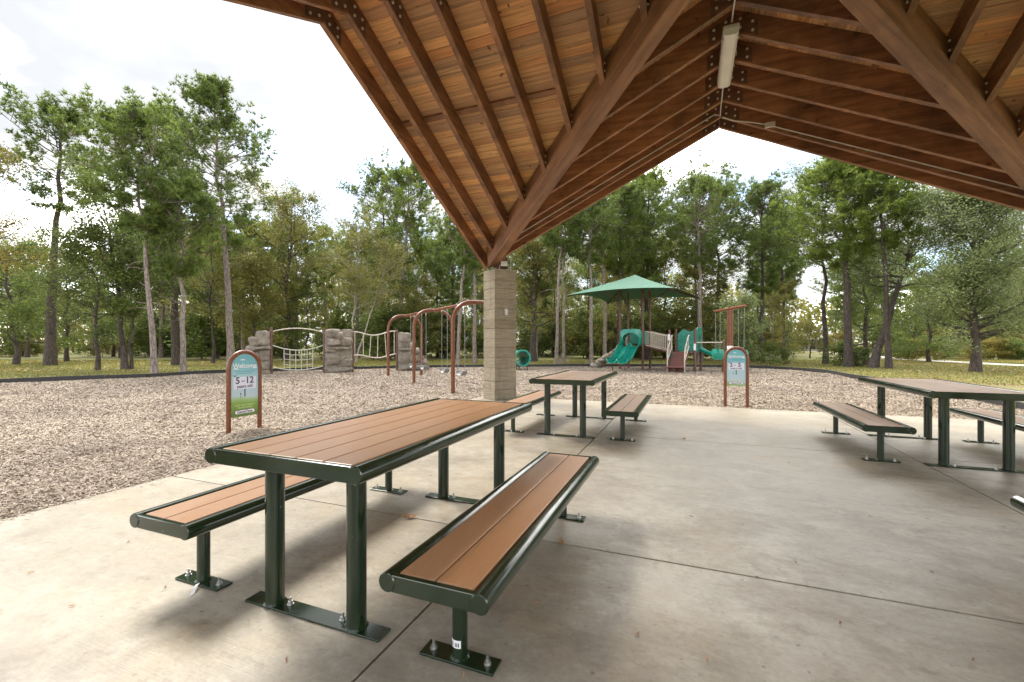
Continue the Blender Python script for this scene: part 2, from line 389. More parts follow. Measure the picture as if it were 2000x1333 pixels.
def thing(name, loc, rz, label, cat, group=None):
    o = bpy.data.objects.new(name, None); o.empty_display_size = 0.2; col.objects.link(o)
    o.location = loc; o.rotation_euler = (0, 0, rz); return tag(o, label, cat, group)
def dup(root, parent=None):
    c = root.copy(); col.objects.link(c)
    if parent is not None: c.parent = parent
    for ch in list(root.children): dup(ch, c)
    return c
def struct(o): o['kind'] = 'structure'; return o
def stuff(o): o['kind'] = 'stuff'; return o
UNIT = MB().box((-.5, -.5, -.5), (.5, .5, .5)).mesh('unit_block')
UNITS = {}
def block(name, mat, parent, p0, p1, w, h, up=Vector((0, 0, 1))):
    """a straight timber from p0 to p1, width w, depth h, sharing one mesh per material"""
    p0, p1 = Vector(p0), Vector(p1); x = (p1 - p0); L = x.length; x.normalize()
    y = up.cross(x).normalized(); z = x.cross(y)
    if mat not in UNITS:
        me = UNIT.copy(); me.materials.append(M[mat]); UNITS[mat] = me
    o = bpy.data.objects.new(name, UNITS[mat]); col.objects.link(o)
    m = Matrix((x * L, y * w, z * h)).transposed().to_4x4(); m.translation = (p0 + p1) / 2
    if parent is not None: o.parent = parent
    o.matrix_basis = m
    return o
def arc(c, r, a0, a1, n, plane='xz'):
    out = []
    for i in range(n + 1):
        a = a0 + (a1 - a0) * i / n
        u, v = r * math.cos(a), r * math.sin(a)
        out.append((c[0] + u, c[1], c[2] + v) if plane == 'xz' else (c[0], c[1] + u, c[2] + v))
    return out
def text(name, s, size, mat, parent, loc, rot=(R(90), 0, 0), sx=1.0, bold=0.0):
    cu = bpy.data.curves.new(name, 'FONT'); cu.body = s; cu.size = size; cu.align_x = 'CENTER'; cu.align_y = 'CENTER'; cu.extrude = 0.0006; cu.offset = bold
    t = bpy.data.objects.new(name, cu)
    me = bpy.data.meshes.new_from_object(t); bpy.data.objects.remove(t)
    o = link(name, me, mat, parent); o.location = loc; o.rotation_euler = rot; o.scale = (sx, 1, 1); return o

# ------------------------------------------------------------------ ground
rng = random.Random(7); nr = np.random.default_rng(11)
g = MB(); N = 24; S = 420
g.grid([[(-S + 2 * S * i / N, -S + 2 * S * j / N, -0.05) for i in range(N + 1)] for j in range(N + 1)])
struct(g.build('grass_ground', 'lawn'))
# playground bed outline (world metres); the edging follows it
SX0, SX1, SY0, SY1 = -4.70, 5.90, -0.78, 9.92
EDGE = [(-22.2, -6.0), (-22.0, 2.0), (-21.1, 7.2)] + [tuple(G(a, b)[:2]) for a, b in
        [(105, 744), (265, 738), (360, 732.5), (450, 728), (534, 725.5), (634, 722.3), (730, 720.5), (839, 718.3), (950, 717), (1100, 716.2), (1200, 716), (1300, 716.2), (1400, 717.5), (1500, 720), (1560, 723.3), (1620, 729.5), (1680, 741)]] + [(6.1, 15.0), (6.2, 11.5), (6.15, 9.96)]
def resample(pts, step):
    out = [Vector(pts[0])]; acc = 0
    for a, b in zip(pts[:-1], pts[1:]):
        a, b = Vector(a), Vector(b); L = (b - a).length; pos = step - acc
        while pos <= L:
            out.append(a + (b - a) * (pos / L)); pos += step
        acc = (acc + L) % step
    out.append(Vector(pts[-1])); return out
bedpoly = EDGE + [(SX1, SY1 - .05), (SX0 + .05, SY1 - .05), (SX0 + .05, SY0), (SX0 + .05, -6.0)]
b = MB(); b.v = [(x, y, -0.025) for x, y in bedpoly]; b.f = [tuple(range(len(bedpoly)))]
struct(b.build('chip_bed', 'bed'))
edging = struct(bpy.data.objects.new('playground_edging', None)); col.objects.link(edging)
ep = resample(EDGE, 1.22)
for i, (a, c) in enumerate(zip(ep[:-1], ep[1:])):
    dirv = (c - a).normalized() * 0.006
    za = 0.035 + 0.012 * math.sin(i * 1.7); zc = 0.035 + 0.012 * math.sin(i * 1.7 + 0.9)
    block('edging_timber', 'edging', edging, (a.x + dirv.x, a.y + dirv.y, za), (c.x - dirv.x, c.y - dirv.y, zc), 0.10, 0.20)
def inside(P, poly):
    x, y = P[:, 0], P[:, 1]; r = np.zeros(len(P), bool)
    for (x0, y0), (x1, y1) in zip(poly, poly[1:] + poly[:1]):
        c = ((y0 > y) != (y1 > y)) & (x < (x1 - x0) * (y - y0) / ((y1 - y0) + 1e-12) + x0); r ^= c
    return r
def quads(name, C, U, V, mat, parent=None):
    """one mesh of separate quads: centre C, half vectors U and V"""
    n = len(C); co = np.empty((n, 4, 3), np.float32)
    co[:, 0] = C - U - V; co[:, 1] = C + U - V; co[:, 2] = C + U + V; co[:, 3] = C - U + V
    me = bpy.data.meshes.new(name); me.vertices.add(n * 4); me.vertices.foreach_set('co', co.ravel())
    me.loops.add(n * 4); me.loops.foreach_set('vertex_index', np.arange(n * 4, dtype=np.int32))
    me.polygons.add(n); me.polygons.foreach_set('loop_start', np.arange(0, n * 4, 4, dtype=np.int32))
    me.update(calc_edges=True); return link(name, me, mat, parent)
def tris_mesh(name, co, mat):
    n = len(co); me = bpy.data.meshes.new(name); me.vertices.add(n * 3); me.vertices.foreach_set('co', co.astype(np.float32).ravel())
    me.loops.add(n * 3); me.loops.foreach_set('vertex_index', np.arange(n * 3, dtype=np.int32))
    me.polygons.add(n); me.polygons.foreach_set('loop_start', np.arange(0, n * 3, 3, dtype=np.int32))
    me.update(calc_edges=True); me.materials.append(M[mat] if isinstance(mat, str) else mat); return me
def unit(n):
    a = nr.normal(size=(n, 3)); return a / np.linalg.norm(a, axis=1)[:, None]
# wood chips lying on the bed, closer-packed near the shelter
def in_slab(P): return (P[:, 0] > SX0 - .01) & (P[:, 0] < SX1) & (P[:, 1] > SY0) & (P[:, 1] < SY1 + .01)
SEATS = [(-11.15 + .42 + (5.37 * t), 14.55 + .53 - 4.30 * t) for t in (.15, .35, .65, .85)]
Cs, Us, Vs = [], [], []
for d0, d1, dens, k in ((1.5, 6, 6200, .66), (6, 9, 4000, .80), (9, 13, 2200, .98), (13, 18, 1150, 1.2), (18, 27, 650, 1.45)):
    A = 2 * 1.7 * (d1 * d1 - d0 * d0) / 2; n = int(A * dens)
    d = np.sqrt(nr.uniform(d0 * d0, d1 * d1, n)); l = nr.uniform(-1.7, 1.7, n) * d
    P = np.stack([l * CT - d * ST, l * ST + d * CT], 1)
    P = P[inside(P, bedpoly) & ~in_slab(P)]
    n = len(P); a = nr.uniform(0, 2 * np.pi, n); L = nr.gamma(5, .0042, n).clip(.008, .045) * k; Wd = nr.uniform(.004, .0085, n) * k
    ti, ro = nr.normal(0, .28, n), nr.normal(0, .45, n)
    u = np.stack([np.cos(a) * np.cos(ti), np.sin(a) * np.cos(ti), np.sin(ti)], 1)
    w = np.stack([-np.sin(a) * np.cos(ro), np.cos(a) * np.cos(ro), np.sin(ro)], 1)
    hump = .012 * np.sin(P[:, 0] * 1.9) * np.sin(P[:, 1] * 1.6 + .7) + nr.uniform(-.008, .016, n)
    keep = np.ones(n, bool)
    for hx, hy in SEATS:
        q = np.hypot(P[:, 0] - hx, (P[:, 1] - hy)); keep &= ~((q < .55) & (nr.uniform(0, 1, n) < .75 * (1 - q / .6)))
    P, hump, u, w, L, Wd = P[keep], hump[keep], u[keep], w[keep], L[keep], Wd[keep]
    Cs.append(np.column_stack([P, -0.012 + hump])); Us.append(u * L[:, None]); Vs.append(w * Wd[:, None])
n = 1500; e = nr.exponential(.05, n).clip(0, .5); along = nr.uniform(0, 1, n); side_ = nr.uniform(0, 1, n) < .5     # strays on the slab rim
P = np.where(side_[:, None], np.stack([SX0 + e, SY0 + along * (SY1 - SY0)], 1), np.stack([SX0 + along * (SX1 - SX0), SY1 - e], 1))
a = nr.uniform(0, 2 * np.pi, n); L = nr.uniform(.006, .016, n); Wd = nr.uniform(.002, .005, n); z0 = np.zeros(n)
Cs.append(np.column_stack([P, np.full(n, .004)])); Us.append(np.stack([np.cos(a), np.sin(a), nr.normal(0, .1, n)], 1) * L[:, None]); Vs.append(np.stack([-np.sin(a), np.cos(a), z0], 1) * Wd[:, None])
stuff(tag(quads('wood_chips', np.concatenate(Cs), np.concatenate(Us), np.concatenate(Vs), 'chip'), 'loose tan wood chips covering the playground bed', 'wood chips'))
# paved path far right
pp = [(1480, 681.0), (1580, 685.8), (1680, 694), (1760, 701), (1880, 708), (2000, 714), (2300, 726)]
left = [G(a, b_, -.03) for a, b_ in pp]; rows = []
for i, q in enumerate(left):
    t = (left[min(i + 1, len(left) - 1)] - left[max(i - 1, 0)]).normalized(); nv = Vector((-t.y, t.x, 0))
    rows.append([q + nv * 1.0, q - nv * 1.0])
struct(MB().grid(rows).build('path', 'path'))

PATHC = np.array([[q.x, q.y] for q in resample([Vector((q.x, q.y)) for q in left], .5)])
def off_path(P, w=1.25):
    ok = np.ones(len(P), bool)
    for c in PATHC: ok &= ((P[:, 0] - c[0]) ** 2 + (P[:, 1] - c[1]) ** 2) > w * w
    return ok
# grass blades on the lawn beyond the edging
n = 130000; d = np.sqrt(nr.uniform(14 ** 2, 36 ** 2, n)); l = nr.uniform(-1.3, 1.3, n) * d
P = np.stack([l * CT - d * ST, l * ST + d * CT], 1); P = P[~inside(P, bedpoly) & ~in_slab(P)]; P = P[off_path(P)]
n = len(P); a = nr.uniform(0, 2 * np.pi, n); h = nr.uniform(.015, .05, n)
u = np.stack([np.cos(a), np.sin(a), 0 * a], 1) * nr.uniform(.008, .022, n)[:, None]
v = np.stack([nr.normal(0, .4, n), nr.normal(0, .4, n), np.ones(n)], 1) * (h / 2)[:, None]
stuff(tag(quads('lawn_grass', np.column_stack([P, -0.05 + h / 2]), u, v, 'grassb'), 'short dry green grass beyond the black edging', 'grass'))
n = 9000; d = np.sqrt(nr.uniform(16 ** 2, 34 ** 2, n)); l = nr.uniform(-1.3, 1.3, n) * d
P = np.stack([l * CT - d * ST, l * ST + d * CT], 1); P = P[~inside(P, bedpoly) & ~in_slab(P)]; P = P[off_path(P)]; n = len(P)
keep = (np.sin(P[:, 0] * .55) + np.sin(P[:, 1] * .7 + 1) + nr.normal(0, .8, n)) > .3; P = P[keep]; n = len(P)
u = unit(n); u[:, 2] *= .25; v = np.cross(u, unit(n)); v[:, 2] *= .25
stuff(tag(quads('leaf_litter', np.column_stack([P, np.full(n, -.02)]), u * .05, v * .045, 'litter'), 'brown fallen leaves scattered on the lawn under trees', 'leaf litter'))
# ------------------------------------------------------------------ concrete slab: nine panels with open joints
slab = struct(bpy.data.objects.new('concrete_slab', None)); col.objects.link(slab)
XJ = [SX0, -1.20, 2.36, SX1]; YJ = [SY0, 2.78, 6.36, SY1]; gp = 0.007
for i in range(3):
    for j in range(3):
        MB().box((XJ[i] + (gp if i else 0), YJ[j] + (gp if j else 0), -0.12), (XJ[i + 1] - (gp if i < 2 else 0), YJ[j + 1] - (gp if j < 2 else 0), 0)).build('slab_panel', 'slab', slab, bevel=0.003)
MB().box((SX0 + .02, SY0 + .02, -0.14), (SX1 - .02, SY1 - .02, -0.022)).build('joint_bed', 'joint', slab)

# ------------------------------------------------------------------ pavilion
CX, CY = 0.57, 4.56
SL, ZB, RW, RD, HALF = 0.48, 5.60, 0.075, 0.285, 5.20
VD = RD * math.sqrt(1 + SL * SL)            # rafter depth measured upright
pav = thing('pavilion', (CX, CY, 0), 0, 'open timber pavilion with cross gable roof standing on concrete columns', 'pavilion')
OFFS = [5.15, 4.72, 4.11, 3.50, 2.89, 2.28, 1.67, 1.06, 0.45]
GA = {'far': R(90), 'left': R(180), 'near': R(270), 'right': 0.0}   # direction the gable points to
def rafter_mesh(w):
    e = w + 0.05 if w > 5 else w - 0.11
    zb = lambda t: ZB - SL * t
    return MB().prism([(0.002, zb(0.002)), (e, zb(e)), (e, zb(e) + VD), (0.002, zb(0.002) + VD)], 'y', -RW / 2, RW / 2).mesh('rafter')
RM = {w: rafter_mesh(w) for w in OFFS}
for me in RM.values(): me.materials.append(M['rafter'])
for gname, ga in GA.items():
    out = Vector((math.cos(ga), math.sin(ga), 0))
    bolts = MB(); plates = MB()
    for w in OFFS:
        for s in (1, -1):
            o = bpy.data.objects.new('rafter', RM[w]); col.objects.link(o); o.parent = pav
            o.location = out * w; o.rotation_euler = (0, 0, ga + s * R(90))
        # connector plate and bolts at the ridge, on both faces
        for fs in (-1, 1):
            for s in (1, -1):
                side = Vector((-out.y, out.x, 0)) * s
                for t, dz in ((0.09, 0.08), (0.09, 0.20), (0.24, 0.08), (0.24, 0.20)):
                    c = out * (w + fs * (RW / 2 + 0.004)) + side * t + Vector((0, 0, ZB - SL * t + dz))
                    bolts.tube([c, c + out * fs * 0.016], 0.019, 6)
                if w < 5:
                    te = w - 0.22
                    for t, dz in ((te, 0.08), (te, 0.19)):
                        c = out * (w + fs * (RW / 2 + 0.004)) + side * t + Vector((0, 0, ZB - SL * t + dz))
                        bolts.tube([c, c + out * fs * 0.014], 0.015, 6)
                a = out * (w + fs * (RW / 2 + 0.0025)); sd_ = side
                q = [a + sd_ * 0.004 + Vector((0, 0, ZB + 0.03)), a + sd_ * 0.31 + Vector((0, 0, ZB - SL * .31 + 0.03)), a + sd_ * 0.31 + Vector((0, 0, ZB - SL * .31 + 0.25)), a + sd_ * 0.004 + Vector((0, 0, ZB + 0.25))]
                th = out * 0.002
                plates.add([p - th for p in q] + [p + th for p in q], [(0, 1, 2, 3), (7, 6, 5, 4), (0, 4, 5, 1), (1, 5, 6, 2), (2, 6, 7, 3), (3, 7, 4, 0)])
    bo = bolts.build('bolt_heads', 'bolt', pav); bo['kind'] = 'stuff'
    plates.build('ridge_plates', 'dark_steel', pav)['kind'] = 'stuff'
# valley beams from each column to the centre
for k in range(4):
    a = R(45 + 90 * k); dv = Vector((math.cos(a), math.sin(a), 0))
    def vz(t): return ZB - SL * t - 0.25 + 0.29
    p0, p1 = dv * 0.10 + Vector((0, 0, vz(0.07))), dv * (4.86 * math.sqrt(2)) + Vector((0, 0, vz(4.86)))
    x = (p1 - p0); L = x.length; x.normalize(); y = Vector((0, 0, 1)).cross(x).normalized()
    vb = MB().box((-L / 2, -.10, -.25), (L / 2, .10, .25)).build('valley_beam', 'valley', pav, bevel=.012)
    mm = Matrix((x, y, x.cross(y))).transposed().to_4x4(); mm.translation = (p0 + p1) / 2; vb.matrix_basis = mm
# decking boards: the four slopes in sight board by board
def deck_rows(gname, s, single, acc=None):
    ga = GA[gname]; out = Vector((math.cos(ga), math.sin(ga), 0)); side = Vector((-out.y, out.x, 0)) * s
    pitch = 0.127; nrow = int((HALF + 0.06) / pitch)
    nrm = (side * SL + Vector((0, 0, 1))).normalized()
    for i in range(nrow):
        t = pitch * (i + 0.5); zc = ZB - SL * t + VD + 0.012 + 0.003
        w0, w1 = max(t - 0.02, 0.05), HALF + 0.10
        cuts = [w0]; x = rng.choice((2.28, 2.89, 3.50, 4.11, 4.72))
        if w0 + 0.5 < x: cuts.append(x)
        if x < 2.5 and rng.random() < .4: cuts.append(4.11)
        cuts.append(w1)
        for a, b_ in zip(cuts[:-1], cuts[1:]):
            j = rng.uniform(-0.0025, 0.0025)
            p0 = out * (a + .002) + side * t + Vector((0, 0, zc + j)); p1 = out * (b_ - .002) + side * t + Vector((0, 0, zc + j))
            wd, hh = pitch * math.sqrt(1 + SL * SL) - 0.005, 0.024
            if single: block('deck_board', 'deck', pav, p0, p1, wd, hh, nrm)
            else:
                sv = (side - Vector((0, 0, SL))).normalized() * wd / 2; nv = nrm * hh / 2
                q = [p0 - sv - nv, p1 - sv - nv, p1 + sv - nv, p0 + sv - nv, p0 - sv + nv, p1 - sv + nv, p1 + sv + nv, p0 + sv + nv]
                acc.add(q, [(0, 3, 2, 1), (4, 5, 6, 7), (0, 1, 5, 4), (1, 2, 6, 5), (2, 3, 7, 6), (3, 0, 4, 7)])
for gn, s in (('left', -1), ('far', 1), ('far', -1), ('right', 1)): deck_rows(gn, s, True)
acc = MB()
for gn, s in (('left', 1), ('near', 1), ('near', -1), ('right', -1)): deck_rows(gn, s, False, acc)
acc.build('deck_boards', 'deck', pav)['kind'] = 'stuff'
# nailer between the rafters
for gn, s in (('left', -1), ('far', 1), ('far', -1), ('right', 1)):
    ga = GA[gn]; out = Vector((math.cos(ga), math.sin(ga), 0)); side = Vector((-out.y, out.x, 0)) * s; t = 1.77
    ws = [w for w in OFFS if w > t + .3][::-1]
    for a, b_ in zip(ws[:-1], ws[1:]):
        zc = ZB - SL * t + VD - 0.02
        block('nailer', 'rafter', pav, out * (a + RW / 2 + .003) + side * t + Vector((0, 0, zc)), out * (b_ - RW / 2 - .003) + side * t + Vector((0, 0, zc)), 0.09, 0.035, (side * SL + Vector((0, 0, 1))).normalized())
# roof covering above the boards
for gname, ga in GA.items():
    out = Vector((math.cos(ga), math.sin(ga), 0))
    for s in (1, -1):
        side = Vector((-out.y, out.x, 0)) * s
        z0 = ZB + VD + 0.06; E_ = HALF + 0.14
        a, b_, c = Vector((0, 0, z0)), out * E_ + Vector((0, 0, z0)), out * E_ + side * E_ + Vector((0, 0, z0 - SL * E_))
        up = Vector((0, 0, .03))
        MB().add([a, b_, c, a + up, b_ + up, c + up], [(0, 1, 2), (5, 4, 3), (0, 3, 4, 1), (1, 4, 5, 2), (2, 5, 3, 0)]).build('roof_panel', 'rooftop', pav)
# columns: board-formed courses
CA = R(52)
for k in range(4):
    a = R(135 - 90 * k); c = Vector((math.cos(a), math.sin(a), 0)) * 4.76 * math.sqrt(2)
    if k == 0: c = Vector((-4.13 - CX, 9.55 - CY, 0))
    co = bpy.data.objects.new('column', MB().box((-.262, -.262, 0), (.262, .262, 2.99)).mesh('column_core')); co.data.materials.append(M['column'])
    col.objects.link(co); co.parent = pav; co.location = c; co.rotation_euler = (0, 0, CA - k * R(90))
    z = 0.0; i = 0
    while z < 2.98:
        h = min(rng.choice((0.19, 0.2, 0.24, 0.14, 0.30)), 3.0 - z)
        if 3.0 - z - h < 0.08: h = 3.0 - z
        q = 0.285 + rng.uniform(-0.0025, 0.0025)
        MB().box((-q, -q, z + .0015), (q, q, z + h - .003)).build('course', 'column', co, bevel=0.007); z += h
    # steel saddle carrying the valley beam
    inn = -c.normalized()
    MB().box((-0.16, -0.125, 3.002), (0.16, 0.125, 3.02)).box((-0.16, -0.125, 3.02), (0.16, -0.106, 3.30)).box((-0.16, 0.106, 3.02), (0.16, 0.125, 3.30)).build('saddle', 'dark_steel', pav).matrix_basis = Matrix.Translation(c + inn * 0.02) @ Matrix.Rotation(math.atan2(inn.y, inn.x), 4, 'Z')
    # timber block between the saddle and the rafter tails
    MB().box((-0.10, -0.098, 3.021), (0.24, 0.098, 3.42)).build('post_cap', 'rafter', pav).matrix_basis = Matrix.Translation(c - inn * 0.08) @ Matrix.Rotation(math.atan2(inn.y, inn.x), 4, 'Z')

# strip light under the far ridge, conduit, flood light, outlet
lt = thing('strip_light', (0.53, 7.2, 5.43), 0, 'long pale strip light hanging under the roof ridge', 'strip light')
MB().box((-.10, -.68, 0.05), (.10, .68, .11)).build('housing', 'housing', lt, bevel=.012)
prof = [(-.095, .049), (-.085, 0.0), (-.055, -.02), (.055, -.02), (.085, 0.0), (.095, .049)]
MB().prism(prof, 'y', -.66, .66).build('diffuser', 'lens', lt)
clips = [(-.104, y) for y in (-.5, -.17, .17, .5)] + [(.104, y) for y in (-.5, -.17, .17, .5)]
for x, y in clips: MB().box((x - .006, y - .02, .02), (x + .006, y + .02, .075)).build('clip', 'steel', lt)
for y in (-.55, .55): MB().tube([(0, y, .11), (0, y, .178)], .008, 6).build('hanger', 'steel', lt)
rz = lambda t: ZB - SL * t
yv = CY + 4.72 - RW / 2 - 0.022
pts = [(CX - 4.35, yv, rz(4.35) + .10), (CX - 0.10, yv, rz(0.10) + .10), (CX - 0.01, yv - .02, rz(0.01) - .0), (0.55, yv - .12, ZB - .03), (0.54, yv - .5, ZB - .045), (0.53, 7.9, ZB - .05)]
tag(MB().tube(pts, .011, 6).build('electrical_conduit', 'conduit'), 'thin metal conduit climbing a rafter to the strip light', 'conduit')
pts = [(0.60, yv, rz(0.03) - .015), (0.80, yv, rz(.23) - .025), (1.02, yv, rz(.45) + .02), (1.30, yv, rz(.73) + .06), (CX + 4.5, yv, rz(4.5) + .10)]
c2 = thing('electrical_conduit', (0, 0, 0), 0, 'thin metal conduit with junction box running down the right-hand gable rafter', 'conduit')
MB().tube(pts, .011, 6).build('pipe', 'conduit', c2)
MB().box((1.30, yv - .035, rz(.80) + .02), (1.46, yv + .02, rz(.80) + .11)).build('junction_box', 'housing', c2, bevel=.006)
tag(MB().tube([(0.53, 6.5, ZB - .05), (0.535, 5.2, ZB - .05)], .011, 6).build('electrical_conduit', 'conduit'), 'short metal conduit running along the ridge behind the strip light', 'conduit')
fl = thing('flood_light', W(985, 10.16, 3.0), R(22), 'small dark flood light sitting on top of the concrete column', 'flood light')
MB().box((-.09, -.07, .05), (.09, .05, .19)).build('head', 'dark_steel', fl, bevel=.01)
MB().box((-.075, -.078, .065), (.075, -.0705, .175)).build('glass', 'housing', fl)
MB().tube([(-.10, 0, .12), (-.11, 0, .0), (.11, 0, .0), (.10, 0, .12)], .008, 6).build('bracket', 'steel', fl)
cd = tag(MB().tube([W(997.5, 10.3, 3.0), W(997.5, 10.3, 3.30)], .010, 6).build('electrical_conduit', 'conduit'), 'short upright conduit rising from the column top to a rafter', 'conduit')
cc = Vector((-4.13, 9.55, 0)); face = Vector((math.sin(CA), -math.cos(CA), 0))
ob = thing('outlet_box', cc + face * 0.2885 + Vector((0, 0, 1.95)), CA, 'small metal outlet cover fixed to the concrete column', 'outlet')
MB().box((-.04, -.022, 0), (.04, .0, .14)).build('cover', 'steel', ob, bevel=.004)
MB().box((-.022, -.027, .035), (.022, -.0222, .105)).build('flap', 'housing', ob)

# ------------------------------------------------------------------ picnic tables and benches
def tube_y(x, z, r, y0, y1, n=20):
    return MB().tube([(x, y0, z), (x, y0 + .004, z), (x, y1 - .004, z), (x, y1, z)], [r * .9, r, r, r * .9], n)
def bolt(parent, x, y, z0=0.012):
    m_ = MB().tube([(x, y, z0), (x, y, z0 + .003)], .016, 12).tube([(x, y, z0 + .003), (x, y, z0 + .016)], .012, 6).tube([(x, y, z0 + .016), (x, y, z0 + .036)], .006, 8)
    m_.build('bolt', 'steel', parent)
def seatlike(root, half_w, zc, r, half_l, nsl, slat_name='slat'):
    for s in (-1, 1): tube_y(s * half_w, zc, r, -half_l, half_l).build('rail', 'green', root, True)
    inn = half_w - r * 0.9
    for s in (-1, 1):
        y = s * (half_l - 0.016)
        MB().box((-half_w + r * .5, y - .012, zc - r * .93), (half_w - r * .5, y + .012, zc + r * .86)).build('end_rail', 'green', root, bevel=.004)
    wd = 2 * inn / nsl
    for i in range(nsl):
        x0 = -inn + wd * i + .003; x1 = -inn + wd * (i + 1) - .003
        MB().box((x0, -half_l + .034, zc + r * .82 - .032), (x1, half_l - .034, zc + r * .82)).build('slat', 'slat', root, bevel=.004)
def make_table(x, y, label):
    t = thing('picnic_table', (x, y, 0), 0, label, 'picnic table', 'picnic tables under the pavilion')
    zc, r = 0.772, 0.0385
    seatlike(t, 0.425, zc, r, 1.025, 5)
    for s in (-1, 1):
        yy = s * 0.815
        p = MB().box((-.41, yy - .045, .0015), (.41, yy + .045, .012)).build('base_plate', 'green', t, bevel=.002)
        for q in (-1, 1):
            m_ = MB().tube([(q * .255, yy, .0125), (q * .255, yy, zc - r * .94)], .0445, 24)
            m_.tube([(q * .255, yy, .0125), (q * .255, yy, .022)], [.054, .0455], 20)
            m_.build('leg', 'green', t, True)
            bolt(p, q * .165, yy + .012)
        MB().box((-.37, yy - .03, zc - r * .93), (.37, yy + .03, zc + r * .82 - .034)).build('cross_beam', 'green', t)
    return t
def make_bench(x, y, label):
    t = thing('bench', (x, y, 0), 0, label, 'bench', 'benches beside the picnic tables')
    zc, r = 0.386, 0.0375
    seatlike(t, 0.196, zc, r, 1.025, 2)
    for s in (-1, 1):
        yy = s * 0.80
        p = MB().box((-.168, yy - .045, .0015), (.168, yy + .045, .012)).build('base_plate', 'green', t, bevel=.002)
        m_ = MB().tube([(0, yy, .0125), (0, yy, zc - r * .94)], .0315, 24)
        m_.tube([(0, yy, .0125), (0, yy, .020)], [.041, .0325], 20); m_.build('leg', 'green', t, True)
        for q in (-1, 1): bolt(p, q * .125, yy)
        MB().box((-.15, yy - .03, zc - r * .93), (.15, yy + .03, zc + r * .82 - .034)).build('cross_beam', 'green', t)
    return t
XA, XB, YA, YB = -1.66, 2.76, 2.42, 6.84
T1 = make_table(XA, YA, 'picnic table with paint chips on its end rail, beside the chip bed')
make_table(XA + .05, YB, 'picnic table beside the concrete column, slide tower beyond it')
make_table(XB, YB, 'picnic table standing nearest the paved path and lawn')
make_table(XB, YA, 'picnic table across the bare slab from the chip bed edge')
B1R = make_bench(XA + .785, YA - .01, 'bench with orange-brown slats and a barcode sticker on its leg')
B1L = make_bench(XA - .795, YA - .01, 'bench with a torn white tag at its foot, beside the chip bed')
make_bench(XA + .05 + .79, YB, 'bench on the open slab side of the table by the column')
make_bench(XA + .05 - .79, YB, 'bench tucked between the concrete column and its table')
make_bench(XB - .79, YB, 'bench on the open slab side of the table by the path')
make_bench(XB + .79, YB, 'bench on the lawn side of the table by the path')
make_bench(XB - .80, YA, 'bench on the open slab side of the table far from the chips')
make_bench(XB + .79, YA, 'bench on the outer side of the table far from the chips')
# sticker on the near leg of the right bench, facing the camera side
st = MB(); n = 8
a0 = R(-150); rows = [[(.0324 * math.cos(a0 + R(95) * i / n), -.80 + .0324 * math.sin(a0 + R(95) * i / n), z) for i in range(n + 1)] for z in (.062, .094)]
st.grid(rows).build('sticker', 'white', B1R)
bars = MB()
for i in (0, 1, 2, 4, 5, 6):
    f0 = a0 + R(95) * (i + .25) / n; f1 = f0 + R(7)
    bars.grid([[(.0328 * math.cos(f0), -.80 + .0328 * math.sin(f0), z), (.0328 * math.cos(f1), -.80 + .0328 * math.sin(f1), z)] for z in (.068, .084)])
bars.build('sticker_print', 'ink', B1R)
tg = MB().grid([[(.02 + .03 * i, -.842 - .035 * i + q * .012, .016 + (.004 if i == 1 else -.006 * i)) for q in (-1, 1)] for i in range(3)])
tg.build('tag', 'white', B1L)

# ------------------------------------------------------------------ fallen leaves on the slab
def dry_leaf(px, py, s, ang, label):
    o = MB(); n = 7; rows = []
    for i in range(n):
        u = i / (n - 1); wd = (math.sin(u * math.pi) ** .7) * (1 + .35 * math.sin(u * 19)) * .45 * s
        rows.append([((u - .5) * 2 * s, q * wd, .006 + .25 * s * abs(q) * (0.6 + .5 * math.sin(u * 7 + q)) + .12 * s * math.sin(u * 9)) for q in (-1, -.5, 0, .5, 1)])
    o.grid(rows); o.tube([(-s, 0, .008), (-1.5 * s, .1 * s, .02)], .0015, 4)
    ob_ = o.build('dry_leaf', 'litter'); ob_.location = G(px, py) + Vector((0, 0, .004)); ob_.rotation_euler = (0, 0, ang)
    tag(ob_, label, 'leaf', 'dry leaves on the slab'); return ob_
dry_leaf(800, 1013, .045, .3, 'curled brown leaf lying in the joint under the table')
dry_leaf(1096, 1063, .042, 1.9, 'curled brown leaf lying in the joint beside the bench')
dry_leaf(1336, 859, .04, .9, 'dark curled leaf lying alone on the open slab')
for px, py in ((633, 1090), (322, 1148), (1640, 1218), (1555, 1100), (1480, 1130), (905, 1333), (1245, 1240), (140, 1185), (60, 1120), (250, 1060), (560, 1290), (1350, 1010), (1420, 940), (1700, 1010), (1820, 1120), (1900, 1290), (1380, 1290), (1190, 1150), (1540, 905), (1250, 930), (1960, 1030), (1050, 1180), (840, 930), (980, 1010)):
    ob_ = MB().tube([(-.016, 0, .006), (0, .003, .008), (.016, -.002, .005)], [.0015, .003, .001], 5).build('twig_scrap', 'litter')
    ob_.location = G(px, min(py, 1320)); ob_.rotation_euler = (0, 0, px * .7); tag(ob_, 'tiny dark twig scrap lying on the bare concrete', 'twig', 'scraps on the slab')

